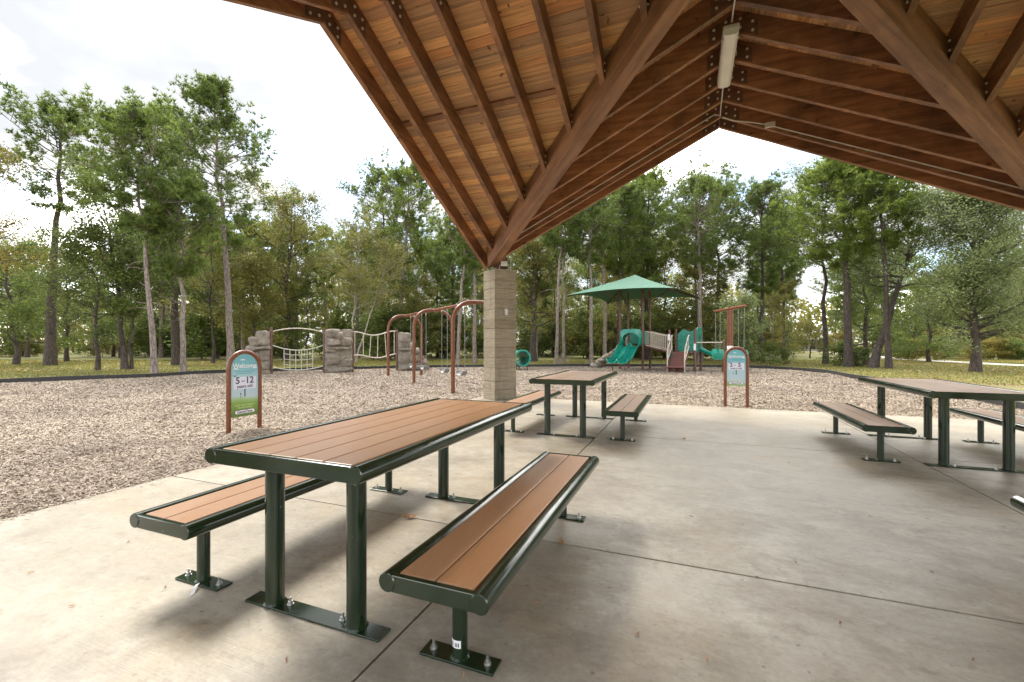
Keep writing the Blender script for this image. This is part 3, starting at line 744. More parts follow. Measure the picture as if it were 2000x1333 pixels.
# ------------------------------------------------------------------ arched welcome signs
def make_sign(loc, rz, half, ztop, zpanel, num, label):
    t = thing('welcome_sign', loc, rz, label, 'sign', 'welcome signs')
    r = .032; zc = ztop - half - r
    path = [(-half, 0, -.05)] + [(-half, 0, zc * k / 4) for k in range(1, 4)] + arc((0, 0, zc), half, math.pi, 0, 16) + [(half, 0, zc * k / 4) for k in (3, 2, 1)] + [(half, 0, -.05)]
    MB().tube(path, r, 12).build('frame', 'rust', t, True)
    hi = half - r * .55
    poly = [(-hi, zpanel), (hi, zpanel)] + [(hi * math.cos(a), zc + hi * math.sin(a)) for a in [math.pi * k / 18 for k in range(0, 19)]]
    pn = MB().prism(poly, 'y', -.006, .006).build('panel', 'sign_print', t)
    f = -.0075; H0 = zpanel; Hh = ztop - zpanel
    k = hi / .21
    text('lettering', 'Welcome', .088 * k, 'white', pn, (0, f, zc + .035 * k), bold=.0012)
    for zz_, w_ in ((zc - .045 * k, .14), (zc - .072 * k, .115)):
        b_ = MB(); x = -w_ * k; rr = random.Random(int(zz_ * 1000))
        while x < w_ * k:
            dx = rr.uniform(.012, .035) * k; b_.box((x, f, zz_), (min(x + dx, w_ * k), f + .001, zz_ + .010 * k)); x += dx + .008
        b_.build('small_print', 'blue_ink', pn)
    MB().box((-.165 * k, f, zc - .28 * k), (.165 * k, f + .0012, zc - .115 * k)).build('age_box', 'sign_box', pn)
    a_, b2 = num
    text('lettering', a_, .125 * k, 'ink', pn, (-.105 * k, f - .002, zc - .165 * k), bold=.003); text('lettering', 'to', .05 * k, 'ink', pn, (-.028 * k, f - .002, zc - .17 * k))
    text('lettering', b2, .125 * k, 'ink', pn, (.068 * k, f - .002, zc - .165 * k), bold=.003)
    text('lettering', 'years old', .062 * k, 'ink', pn, (0, f - .002, zc - .243 * k), bold=.0008)
    MB().box((-.009, f, zc - .385 * k), (.009, f + .001, zc - .281 * k)).build('printed_post', 'ink', pn)
    MB().prism([(-.07 * k, zc - .345 * k), (-.06 * k, zc - .325 * k), (-.05 * k, zc - .345 * k), (-.058 * k, zc - .355 * k), (-.056 * k, zc - .395 * k), (-.062 * k, zc - .395 * k), (-.062 * k, zc - .355 * k)], 'y', f, f + .001).build('printed_flower', 'ink', pn)
    MB().prism([(-.185 * k, zc - .072 * k), (-.15 * k, zc - .095 * k), (-.115 * k, zc - .080 * k), (-.145 * k, zc - .112 * k)], 'y', f, f + .001).build('printed_bird', 'ink', pn)
    cl = MB()
    for cx_, cz_ in ((-.03, .115), (-.13, -.005), (.15, .0)):
        cl.prism([(cx_ * k + .035 * k * math.cos(a), zc + cz_ * k + .014 * k * max(math.sin(a), -.3)) for a in [2 * math.pi * q / 14 for q in range(14)]], 'y', f, f + .001)
    cl.build('printed_clouds', 'pale_ink', pn)
    text('lettering', 'adult supervision is', .036 * k, 'lime_ink', pn, (0, f, zpanel + .155 * k)); text('lettering', 'recommended', .036 * k, 'lime_ink', pn, (0, f, zpanel + .122 * k))
    def pill(hw, hh, y): return [(s_ * (hw - hh) + hh * math.cos(a), zpanel + .062 * k + hh * math.sin(a)) for s_, A in ((1, range(-90, 91, 15)), (-1, range(90, 271, 15))) for a in [R(q) for q in A]]
    MB().prism(pill(.150 * k, .030 * k, 0), 'y', f, f + .001).build('logo_border', 'ink', pn)
    MB().prism(pill(.143 * k, .024 * k, 0), 'y', f - .0015, f - .0005).build('logo_plate', 'white', pn)
    text('lettering', 'GameTime', .050 * k, 'ink', pn, (0, f - .0025, zpanel + .062 * k), bold=.001)
    for sx in (-1, 1):
        MB().tube([(sx * hi * .96, -.008, zc - .09 * k), (sx * hi * .96, -.013, zc - .09 * k)], .008, 8).build('rivet', 'steel', pn)
    return t
make_sign((-6.16, 4.64, -.02), R(90), .247, 1.225, .235, ('5', '12'), 'arched welcome sign for ages 5 to 12 standing before the rock walls')
make_sign((0.915, 10.20, -.02), R(0), .205, 1.255, .44, ('2', '5'), 'arched welcome sign for ages 2 to 5 at the slab edge by the play structure')

# ------------------------------------------------------------------ arch swing set
SA, SB = Vector((-11.15, 14.55, 0)), Vector((-5.78, 10.25, 0))
bd = (SB - SA).normalized(); pd = Vector((-bd.y, bd.x, 0))
sw = thing('swing_set', SA + pd * .68, math.atan2(bd.y, bd.x), 'rust-brown triple-arch swing frame standing in the wood chips', 'swing set')
LEN = (SB - SA).length; ZT = 2.42; hs = .68; ra = .055
for i in range(3):
    x = LEN * i / 2; cz = ZT - .55
    def ap(): return [(x, -hs, -.05), (x, -hs, cz * .5), (x, -hs, cz)] + [(x, -hs + .55 - .55 * math.cos(a), cz + .55 * math.sin(a)) for a in [R(q) for q in range(10, 91, 10)]] + [(x, hs - .55 + .55 * math.sin(a), cz + .55 * math.cos(a)) for a in [R(q) for q in range(0, 91, 10)]] + [(x, hs, cz * .5), (x, hs, -.05)]
    MB().tube(ap(), ra, 14).build('arch', 'rust', sw, True)
MB().tube([(-.02, 0, ZT), (LEN + .02, 0, ZT)], .048, 14).build('top_beam', 'rust', sw, True)
k = 0
for i in range(2):
    for fx in (.30, .70):
        x = LEN * (i + fx) / 2; k += 1
        s = thing('belt_swing', sw.matrix_basis @ Vector((x, 0, .0)) if False else (SA + pd * .68 + bd * x), math.atan2(bd.y, bd.x), 'pale belt swing seat hanging on two chains from the arch frame', 'swing', 'belt swings under the arch frame')
        for q in (-1, 1):
            MB().tube([(q * .24, 0, ZT - .055), (q * .25, 0, .50)], .009, 6).build('chain', 'chain', s)
            MB().tube([(q * .24, 0, ZT - .09), (q * .24, 0, ZT - .04)], .016, 6).build('hanger', 'steel', s)
        rows = [[(.25 * math.cos(a), y, .50 - .15 * math.sin(a)) for y in (-.075, .075)] for a in [math.pi * j / 12 for j in range(13)]]
        se = MB().grid(rows).build('seat', 'seat', s, True); sm = se.modifiers.new('t', 'SOLIDIFY'); sm.thickness = .012

# ------------------------------------------------------------------ two-bay post swing with bucket seats
tl, tr_ = W(1395, 15.2), W(1457, 12.9); tb = (tr_ - tl).normalized(); tm = (tl + tr_) / 2
ts = thing('toddler_swing_set', tm, math.atan2(tb.y, tb.x), 'twin-post rust-brown swing frame with a single top beam', 'swing frame')
TL = (tr_ - tl).length / 2; TZ = 2.40
MB().tube([(-TL, 0, TZ), (TL, 0, TZ)], .04, 12).build('top_beam', 'rust', ts, True)
for q in (-1, 1):
    p = MB().tube([(q * .11 + .1, 0, -.05), (q * .11 + .1, 0, TZ - .035)], .045, 12).build('post', 'rust', ts, True)
    MB().tube([(q * .11 + .1, 0, 1.12), (q * .11 + .1, 0, 1.22)], .0465, 12).build('band', 'white', p, True)
for q, lab in ((-1, 'teal bucket swing seat hanging clear of the 2 to 5 sign'), (1, 'teal bucket swing seat hanging behind the 2 to 5 sign')):
    s = thing('bucket_swing', tm + tb * q * (TL - .30), math.atan2(tb.y, tb.x), lab, 'swing', 'bucket swings')
    for e in (-1, 1): MB().tube([(e * .20, 0, TZ - .042), (e * .17, 0, 1.10)], .007, 5).build('chain', 'chain', s)
    prof_ = [(.05, .74), (.15, .76), (.19, .85), (.20, 1.0), (.175, 1.10), (.165, 1.10), (.18, 1.0), (.165, .87), (.12, .80)]
    MB().grid([[(r_ * math.cos(a), r_ * math.sin(a), z) for a in [2 * math.pi * j / 18 for j in range(18)]] for r_, z in prof_], True).build('bucket', 'teal', s, True)
    for e in (-1, 1): MB().tube([(e * .17, 0, 1.10), (e * .10, .03, 1.16), (0, .05, 1.17)], .008, 6).build('strap', 'teal_dark', s)

# ------------------------------------------------------------------ crawl tunnel
tn = thing('crawl_tunnel', W(1021, 21.6, -.02), TH + R(18), 'teal plastic crawl tunnel on short legs beyond the concrete column', 'tunnel')
def ring(y, r_, n=28): return [(r_ * math.cos(2 * math.pi * j / n), y, .60 + r_ * math.sin(2 * math.pi * j / n)) for j in range(n)]
MB().grid([ring(y, .36 + .012 * math.sin(y * 22)) for y in np.linspace(0, 1.5, 20)], True).build('tube', 'teal', tn, True).modifiers.new('t', 'SOLIDIFY').thickness = .02
for y in (-.04, 1.5):
    MB().grid([ring(y, .34), ring(y, .42), ring(y + .05, .42), ring(y + .05, .34), ring(y, .34)], True).build('flange', 'teal', tn, True)
for x in (-.28, .28):
    for y in (.1, 1.4): MB().tube([(x, y, -.03), (x, y, .42)], .025, 8).build('leg', 'darkpost', tn)

# ------------------------------------------------------------------ rock climbing walls with net and rail ladder
def climb_pt(px):
    xs = [485, 530, 634, 688, 776, 839]; ds = [18.5, 18.7, 19.65, 20.2, 21.2, 21.9]
    return W(px, float(np.interp(px, xs, ds)))
def rock_wall(p0, p1, prof, label, seed, stones):
    """a moulded panel with boulders standing proud of both faces; stones: (x, z, half width, half height, depth, turn) in metres"""
    rr = random.Random(seed); dv = p1 - p0; L = dv.length
    t = thing('rock_wall', p0, math.atan2(dv.y, dv.x), label, 'climbing wall', 'moulded rock climbing walls')
    n = 24; top = [(L * i / n, prof(i / n) - .04) for i in range(n + 1)]
    MB().prism([(0, -.05)] + top + [(L, -.05)], 'y', -.09, .09).build('backing', 'rock', t)
    for sx_, sz_, a_, b2, dp, tw in stones:
        sx_ *= L; a_ *= L; m_ = MB(); na = 22; ph = [rr.uniform(0, 6.28) for _ in range(4)]
        def outline(al): 
            c_, s_ = math.cos(al), math.sin(al); e = 4.5
            return (abs(c_) ** e + abs(s_) ** e) ** (-1 / e) * (1 + .05 * math.sin(2 * al + ph[0]) + .05 * math.sin(3 * al + ph[1]) + .03 * math.sin(5 * al + ph[2]))
        for sd_ in (-1, 1):
            rows = []
            for ring_ in (0.02, .35, .62, .80, .92, 1.0):
                row = []
                for q in range(na):
                    al = 2 * math.pi * q / na; ro = outline(al) * ring_
                    u, v = a_ * ro * math.cos(al), b2 * ro * math.sin(al)
                    x = sx_ + u * math.cos(tw) - v * math.sin(tw); z = sz_ + u * math.sin(tw) + v * math.cos(tw)
                    y = .06 + dp * (1 - ring_ ** 5) ** .6 * (1 + .22 * math.sin(5 * u + ph[1]) + .22 * math.sin(6 * v + ph[3]) + .10 * math.sin(17 * u + 11 * v + ph[0]))
                    row.append((min(max(x, -.03), L + .12), sd_ * y, max(z, -.03)))
                rows.append(row)
            m_.grid(rows, True)
        m_.build('boulder', 'rock', t, True)
    return t
P = {k_: climb_pt(k_) for k_ in (485, 528, 532, 634, 687, 690, 777, 838)}
rock_wall(P[485], P[528], lambda u: 1.18 + .38 * (u > .24) + .30 * min(1, max(0, (u - .24) * 1.3)), 'stepped grey rock climbing wall beside the rope net', 3,
          [(.66, 1.50, .33, .34, .16, .04), (.30, 1.36, .26, .22, .24, .1), (.22, 1.08, .30, .13, .28, -.05), (.70, 1.10, .36, .06, .24, .03), (.72, .80, .30, .24, .14, 0), (.28, .72, .30, .24, .22, .05), (.70, .36, .30, .22, .17, 0), (.28, .28, .30, .24, .20, 0), (.55, .08, .48, .12, .22, 0)])
rock_wall(P[634], P[687], lambda u: 1.95, 'square grey rock climbing wall between net and rail ladder', 5,
          [(.30, 1.74, .30, .20, .17, .03), (.80, 1.75, .24, .19, .05, 0), (.55, 1.62, .16, .18, .22, .35), (.33, 1.34, .27, .17, .22, .05), (.77, 1.38, .25, .22, .16, -.12), (.50, 1.08, .50, .065, .20, -.05), (.76, .92, .24, .16, .05, 0), (.28, .58, .27, .27, .18, -.06), (.58, .72, .18, .22, .13, .2), (.80, .42, .22, .20, .16, .05), (.22, .98, .22, .10, .10, 0), (.50, .12, .50, .13, .16, 0)])
rock_wall(P[777], P[838], lambda u: 1.84 if u < .22 else max(.22, 1.86 - 2.0 * (u - .2)), 'sloping grey rock climbing wall beyond the rail ladder', 8,
          [(.20, 1.58, .20, .26, .13, -.12), (.42, 1.18, .10, .20, .20, .3), (.24, 1.02, .25, .06, .22, 0), (.56, .92, .12, .14, .22, .4), (.22, .62, .21, .30, .10, 0), (.50, .56, .16, .22, .20, .1), (.70, .62, .11, .18, .22, .4), (.82, .40, .12, .13, .2, .2), (.50, .12, .50, .13, .22, 0)])
for k_, lab in ((530, 'brown post between the stepped rock wall and net'), (633.0, 'brown post between the net and the square rock wall'), (688.6, 'brown post between the square rock wall and ladder'), (775.6, 'brown post between the ladder and the sloping rock wall')):
    q = climb_pt(k_); o = MB().tube([(0, 0, -.05), (0, 0, 1.95), (0, 0, 1.985)], [.055, .055, .03], 12).build('climber_post', 'darkpost', None, True); o.location = q
    tag(o, lab, 'post', 'climber posts')
def span(p0, p1, sag, z0, z1, n=16, zf=None): return [p0.lerp(p1, i / n) + Vector((0, 0, z0 + (z1 - z0) * i / n + (zf(i / n) if zf else sag * 4 * (i / n) * (1 - i / n)))) for i in range(n + 1)]
a, b_ = climb_pt(532), climb_pt(632)
net = thing('rope_net', (0, 0, 0), 0, 'sagging pale rope climbing net between two rock walls', 'climbing net')
MB().tube(span(a, b_, .16, 1.80, 1.78), .022, 8).build('top_rail', 'beige', net, True)
def netz(u, v):
    zt = 1.22 - .22 * 4 * u * (1 - u); zb_ = .30 - .16 * 4 * u * (1 - u); return zt + (zb_ - zt) * v
MB().tube([a.lerp(b_, i / 16) + Vector((0, 0, netz(i / 16, 0))) for i in range(17)], .022, 8).build('rope', 'rope', net, True)
MB().tube([a.lerp(b_, i / 16) + Vector((0, 0, netz(i / 16, 1))) for i in range(17)], .020, 8).build('rope', 'rope', net, True)
for j in range(6):
    u = .22 + .56 * j / 5; MB().tube([a.lerp(b_, u) + Vector((0, 0, netz(u, 0))), a.lerp(b_, u) + Vector((0, 0, netz(u, 1) - .02))], .017, 6).build('rope', 'rope', net, True)
for v in (.24, .5, .76):
    MB().tube([a.lerp(b_, .215 + .57 * i / 10) + Vector((0, 0, netz(.215 + .57 * i / 10, v))) for i in range(11)], .016, 6).build('rope', 'rope', net, True)
a, b_ = climb_pt(690.5), climb_pt(774)
lad = thing('rail_ladder', (0, 0, 0), 0, 'wavy beige rail climber with slanted upright bars', 'rail climber')
wt = lambda u: .09 * math.sin(u * 6.6 + 1.6); wb = lambda u: .08 * math.sin(u * 6.3 + 1.2)
MB().tube(span(a, b_, 0, 1.74, 1.80, 24, wt), .024, 8).build('rail', 'beige', lad, True)
MB().tube(span(a, b_, 0, .68, .72, 24, wb), .024, 8).build('rail', 'beige', lad, True)
for j, (u0, u1) in enumerate(((.03, .03), (.22, .22), (.40, .36), (.56, .55), (.72, .76), (.95, .95))):
    MB().tube([a.lerp(b_, u0) + Vector((0, 0, 1.74 + .06 * u0 + wt(u0))), a.lerp(b_, u1) + Vector((0, 0, .68 + .04 * u1 + wb(u1)))], .017, 7).build('bar', 'beige', lad, True)

# ------------------------------------------------------------------ play structure with shade canopy
PC = LD(6.31, 22.6, -.02); PR = TH - R(35)
ps = thing('play_structure', PC, PR, 'play structure with twin teal slide, green shade canopy, bridge and steps', 'play structure')
hb = .58; EV = 3.70; PK = 4.84; HE = 2.62; DK = 1.20
posts = [(-hb, -hb), (hb, -hb), (-hb, hb), (hb, hb)]
for x, y in posts: MB().tube([(x, y, -.05), (x, y, 4.0)], .06, 12).build('post', 'darkpost', ps, True)
# canopy: four curved panels with sagging hems
def canopy_pt(k_, u, v):
    """side k_, u along the hem -1..1, v from the peak 0 to the hem 1"""
    hem = HE * (1 - .10 * (1 - u * u)); x, y = u * HE * v, -(hem * v)
    z = PK + (EV - PK) * (v ** .92) + .16 * (1 - u * u) * v * v
    c_, s_ = math.cos(k_ * math.pi / 2), math.sin(k_ * math.pi / 2); return (x * c_ - y * s_, x * s_ + y * c_, z)
for k_ in range(4):
    me_ = MB().grid([[canopy_pt(k_, u, v) for u in np.linspace(-1, 1, 13)] for v in np.linspace(.01, 1, 11)]).build('canopy_panel', 'fabric', ps, True)
for sx in (-1, 1):
    for sy in (-1, 1):
        MB().tube([(0, 0, PK - .13), (sx * HE * .985, sy * HE * .985, EV - .055)], .035, 8).build('canopy_rafter', 'darkpost', ps, True)
        MB().tube([(sx * hb, sy * hb, 3.35), (sx * 1.35, sy * 1.35, 4.16)], .028, 8).build('brace', 'darkpost', ps, True)
MB().box((-hb, -hb, DK - .06), (hb, hb, DK)).build('deck', 'tread', ps, bevel=.01)
# hood: arched panel above the slide, on the face turned to the shelter
YF = -hb - .065
def hood_poly():
    outer = [(-.55, DK), (-.55, 1.86)] + [(-.55 * math.cos(a), 1.86 + .20 * math.sin(a) + .03 * math.sin(3 * a)) for a in [math.pi * j / 14 for j in range(1, 14)]] + [(.55, 1.86), (.55, DK)]
    inner = [(.42, DK), (.42, 1.55)] + [(.42 * math.cos(a), 1.55 + .30 * math.sin(a)) for a in [math.pi * j / 14 for j in range(1, 14)]] + [(-.42, 1.55), (-.42, DK)]
    return outer, inner
oo, ii = hood_poly(); nn = len(oo)
hd = MB(); ii2 = list(reversed(ii))
f0 = [(x, YF, z) for x, z in oo]; f1 = [(x, YF - .04, z) for x, z in ii2]; f2 = [(x, YF + .40, z) for x, z in ii2]; f3 = [(x, YF + .10, z) for x, z in oo]
hd.grid([f3, f0, f1, f2]); hd.build('slide_hood', 'teal', ps, True).modifiers.new('t', 'SOLIDIFY').thickness = .02
# twin slide
SLN = 1.95
def slide_rows(x0, x1):
    rows = []
    for j in range(19):
        s_ = j / 18; y = YF + .12 - s_ * SLN
        z = DK - (DK - .42) * (1 / (1 + math.exp(-(s_ - .42) * 7.5)) - .04) / .92 - .08 * (s_ > .85) * (s_ - .85) if j else DK
        z = max(z, .40); fl_ = 1 + .08 * max(0, s_ - .75)
        row = []
        for u in np.linspace(-1, 1, 11):
            e = abs(u) ** 6; row.append(((x0 + x1) / 2 * fl_ + u * (x1 - x0) / 2 * fl_, y - (.10 * (1 - u * u) if j == 18 else 0), z + .20 * e))
        rows.append(row)
    return rows
for x0, x1 in ((-.50, -.005), (.005, .50)):
    rows = slide_rows(x0, x1)
    MB().grid(rows).build('slide_chute', 'teal', ps, True).modifiers.new('t', 'SOLIDIFY').thickness = .025
    MB().tube([rows[i][0] for i in range(19)], .022, 6).tube([rows[i][-1] for i in range(19)], .022, 6).build('slide_rim', 'teal', ps, True)
for x in (-.3, .3): MB().tube([(x, YF - SLN + .35, -.05), (x, YF - SLN + .35, .40)], .025, 8).build('slide_leg', 'darkpost', ps)
# back and side panels
MB().box((-hb + .07, hb - .02, DK + .1), (hb - .07, hb + .02, 1.95)).build('barrier_panel', 'teal_dark', ps, bevel=.01)
br = MB()
for j in range(6): br.tube([(-hb, -hb + .2 + .15 * j, DK), (-hb, -hb + .2 + .15 * j, 1.95)], .014, 6)
br.build('barrier_bars', 'beige', ps)
# moulded rock ramp rising from the ground to the deck on the left
rr = random.Random(5)
for j in range(7):
    s_ = j / 6; x = -hb - .10 - 1.55 * (1 - s_); z = .10 + 1.0 * s_; r_ = .16 + .05 * math.sin(j * 2.1); y = .18 * math.sin(j * 1.9)
    rows = []
    for v in np.linspace(-1.5, 1.5, 8):
        rows.append([(x + .30 * math.cos(v) * math.cos(a) * (1 + .15 * math.sin(3 * a + j)), y + .30 * math.cos(v) * math.sin(a), z + r_ * math.sin(v) + .04 * math.sin(2 * a + j)) for a in [2 * math.pi * q / 12 for q in range(12)]])
    MB().grid(rows, True).build('ramp_boulder', 'rock', ps, True)
for x in (-2.1, -1.85): MB().tube([(x, 0, -.05), (x + .05, 0, .16)], .02, 6).build('ramp_leg', 'darkpost', ps)
# sloping bridge to the lower tower
BX0, BX1, D2 = hb + .08, hb + 1.25, .92
T2X, T2Y = BX1 + .62, .0
for y in (-.42, .42):
    MB().tube([(BX0, y, DK + .72), (BX1 - .08, y, D2 + .74)], .022, 8).build('bridge_rail', 'beige', ps, True)
    MB().tube([(BX0, y, DK + .04), (BX1 - .08, y, D2 + .06)], .020, 8).build('bridge_rail', 'beige', ps, True)
    for j in range(11):
        f_ = j / 10; x = BX0 + .03 + (BX1 - BX0 - .14) * f_; z0 = DK + .05 - (DK - D2 - .02) * f_
        MB().tube([(x, y, z0), (x, y, z0 + .68)], .014, 6).build('bar', 'beige', ps)
for j in range(8):
    f_ = (j + .5) / 8; x = BX0 + (BX1 - BX0) * f_; z = DK - .06 - (DK - D2) * f_
    MB().box((x - .065, -.40, z), (x + .065, .40, z + .05)).build('bridge_plank', 'tread', ps)
tp = [(T2X - .58, -.58, 1.95), (T2X + .58, -.58, 2.02), (T2X - .58, .58, 2.0), (T2X + .58, .58, 2.02)]
for x, y, z in tp: MB().tube([(x, y, -.05), (x, y, z), (x, y, z + .03)], [.06, .06, .035], 12).build('post', 'darkpost', ps, True)
MB().box((T2X - .58, -.58, D2 - .06), (T2X + .58, .58, D2)).build('deck', 'tread', ps, bevel=.01)
# wavy-topped panels of the lower tower
def wavy(x0, x1, z0, z1): return [(x0, z0), (x1, z0)] + [(x1 + (x0 - x1) * j / 12, z1 + .07 * math.sin(j * .9) + .12 * math.sin(math.pi * j / 12)) for j in range(13)]
MB().prism(wavy(T2X - .50, T2X + .50, D2 + .02, 1.85), 'y', .56, .60).build('barrier_panel', 'teal', ps, bevel=.01)
pz = MB(); pl = [(y, z) for y, z in wavy(-.50, .50, D2 + .02, 1.92)]
pz.prism([(-.5, D2), (-.3, D2), (-.3, 1.55), (-.2, 1.72), (.2, 1.72), (.3, 1.55), (.3, D2), (.5, D2), (.5, 1.95), (.25, 2.08), (-.25, 2.08), (-.5, 1.95)], 'x', T2X + .60, T2X + .64); pz.build('arch_panel', 'teal', ps, bevel=.01)
# steps on the shelter side
for j in range(4):
    z = D2 - .22 * (j + 1); y = -.66 - .23 * j
    MB().box((T2X - .40, y - .22, z - .03), (T2X + .30, y, z)).build('step_tread', 'tread', ps)
    MB().box((T2X - .40, y - .012, z + .0005), (T2X + .30, y - .001, z + .19)).build('step_riser', 'tread', ps)
MB().box((T2X - .62, -1.75, .22), (T2X + .34, -1.36, .27)).build('step_landing', 'tread', ps, bevel=.01)
MB().tube([(T2X - .12, -1.55, -.05), (T2X - .12, -1.55, .22)], .07, 10).build('landing_leg', 'darkpost', ps)
for x in (T2X - .42, T2X + .34):
    MB().tube([(x, -1.52, -.05), (x, -1.52, .95), (x, -1.30, 1.22), (x, -.80, 1.68), (x, -.62, 1.70)], .022, 8).build('handrail', 'beige', ps, True)
    MB().tube([(x, -1.50, .52), (x, -.70, 1.18)], .018, 8).build('handrail', 'beige', ps, True)
    for j in range(3): MB().tube([(x, -1.35 + .25 * j, .60 + .22 * j), (x, -1.35 + .25 * j, 1.18 + .22 * j)], .013, 6).build('bar', 'beige', ps)
# side bar with its own post, curved small slide
MB().tube([(T2X + .58, -.58, 1.36), (T2X + 1.72, -.30, 1.36)], .022, 8).build('side_bar', 'beige', ps, True)
MB().tube([(T2X + 1.75, -.29, -.05), (T2X + 1.75, -.29, 1.44), (T2X + 1.75, -.29, 1.47)], [.06, .06, .03], 12).build('post', 'darkpost', ps, True)
rows = []
for j in range(14):
    s_ = j / 13; a = s_ * R(80); x = T2X + .62 + 1.15 * math.sin(a) * 1.05; y = .25 + .35 * (1 - math.cos(a)); z = D2 + .03 - .62 * s_ ** .8
    tx, ty = math.cos(a * .6), math.sin(a * .6)
    rows.append([(x - ty * u * .26, y + tx * u * .26, z + .20 * abs(u) ** 4) for u in np.linspace(-1, 1, 9)])
MB().grid(rows).build('curved_chute', 'teal', ps, True).modifiers.new('t', 'SOLIDIFY').thickness = .025
MB().tube([(T2X + 1.55, .5, -.05), (T2X + 1.55, .5, .34)], .03, 8).build('slide_leg', 'darkpost', ps)
MB().grid([[(T2X - .95 + .22 * math.cos(v) * math.cos(a), .9 + .22 * math.cos(v) * math.sin(a), .72 + .20 * math.sin(v)) for a in [2 * math.pi * q / 14 for q in range(14)]] for v in np.linspace(-1.5, 1.5, 8)], True).build('play_drum', 'teal', ps, True)
MB().tube([(T2X - .95, .9, -.05), (T2X - .95, .9, .56)], .03, 8).build('drum_leg', 'darkpost', ps)
for x, y, z, s_ in ((T2X + .58, -.645, 1.0, .10), (T2X - .58, -.645, 1.45, .08)):
    MB().box((x - .05, y, z), (x + .05, y + .004, z + .3)).build('age_label', 'white', ps)

# ------------------------------------------------------------------ trees
def tubes_np(segs, n=6):
    """segs: list of (points, radii) -> MB"""
    m_ = MB()
    for pts, rs in segs: m_.tube(pts, list(rs), n, cap=False)
    return m_
def curve_pts(p, dirv, L, n, up, rr, wob):
    pts = [p]; d_ = dirv.normalized()
    for i in range(n):
        d_ = (d_ + Vector((rr.gauss(0, wob), rr.gauss(0, wob), rr.gauss(0, wob) + up))).normalized(); pts.append(pts[-1] + d_ * (L / n))
    return pts
def needle_mesh(pts, dirs, k, L, wd):
    """k thin needles sprayed from every point"""
    pts = np.repeat(np.array(pts, np.float32), k, 0); dirs = np.repeat(np.array(dirs, np.float32), k, 0)
    n = len(pts); d_ = unit(n) + dirs * .55; d_ /= np.linalg.norm(d_, axis=1)[:, None]
    s_ = np.cross(d_, unit(n)); s_ /= np.linalg.norm(s_, axis=1)[:, None] + 1e-6
    ln = nr.uniform(.6, 1.1, n)[:, None] * L
    co = np.empty((n, 3, 3), np.float32); co[:, 0] = pts - s_ * wd / 2; co[:, 1] = pts + s_ * wd / 2; co[:, 2] = pts + d_ * ln; return co
def pine_data(h, seed, start=.5, rad=2.4, lean=(0, 0), r0=.17, nb=42, flat=.6, tuft=6, needles=9, nl=.25, nw=.05, dead=5):
    nb = int(nb * 1.35); tuft += 2; rad *= 1.12; rr = random.Random(seed); segs = []; n = 12
    wob = [(rr.gauss(0, .05), rr.gauss(0, .05)) for _ in range(n + 1)]
    tp_ = [Vector((lean[0] * (i / n) ** 1.2 + wob[i][0] * (i / n) * 2, lean[1] * (i / n) ** 1.2 + wob[i][1] * (i / n) * 2, h * i / n)) for i in range(n + 1)]
    tp_[0].z = -.15
    segs.append((tp_, [r0 * (1.35 if i == 0 else 1) * (1 - .86 * (i / n) ** 1.15) for i in range(n + 1)]))
    def on(f):
        x = f * n; i = min(int(x), n - 1); return tp_[i].lerp(tp_[i + 1], x - i)
    P_, D_ = [], []
    for b in range(nb):
        f = start + (1 - start) * ((b + rr.random()) / nb) ** .9; f = min(f, .985); g_ = (f - start) / (1 - start)
        L = rad * (math.sin(min(1, g_ * (1 / flat)) * math.pi / 2) * .75 + .25 if g_ < flat else max(.16, 1 - ((g_ - flat) / (1 - flat)) ** 1.6 * .85)) * rr.uniform(.5, 1.12)
        az = b * 2.4 + rr.gauss(0, .4); el = -.05 + .75 * g_ + rr.gauss(0, .12)
        dv = Vector((math.cos(az) * math.cos(el), math.sin(az) * math.cos(el), math.sin(el)))
        br_ = curve_pts(on(f), dv, L, 5, .06, rr, .10); r1 = .012 + .02 * L / 2.4
        segs.append((br_, [r1 * (1 - .8 * i / 5) for i in range(6)]))
        for sb in range(rr.randint(5, 7)):
            q = rr.uniform(.35, 1.0); x = q * 5; i = min(int(x), 4); p0 = br_[i].lerp(br_[i + 1], x - i)
            d2 = (br_[i + 1] - br_[i]).normalized() + Vector((rr.gauss(0, .7), rr.gauss(0, .7), rr.gauss(.25, .35)))
            tw = curve_pts(p0, d2, L * rr.uniform(.2, .42) + .12, 3, .12, rr, .2); segs.append((tw, [.011, .009, .007, .005]))
            for _ in range(tuft):
                j = rr.choice((1, 2, 2, 3, 3)); p = tw[j] + Vector((rr.gauss(0, .10), rr.gauss(0, .10), rr.gauss(.03, .08)))
                P_.append(p[:]); dd = (tw[3] - tw[0]).normalized(); D_.append((dd.x, dd.y, dd.z + .5))
    for b in range(dead):
        f = rr.uniform(start * .45, start); az = rr.uniform(0, 6.3)
        br_ = curve_pts(on(f), Vector((math.cos(az), math.sin(az), rr.uniform(-.1, .3))), rr.uniform(.4, 1.3), 4, -.02, rr, .15); segs.append((br_, [.02, .016, .012, .008, .004]))
    return segs, needle_mesh(P_, D_, needles, nl, nw)
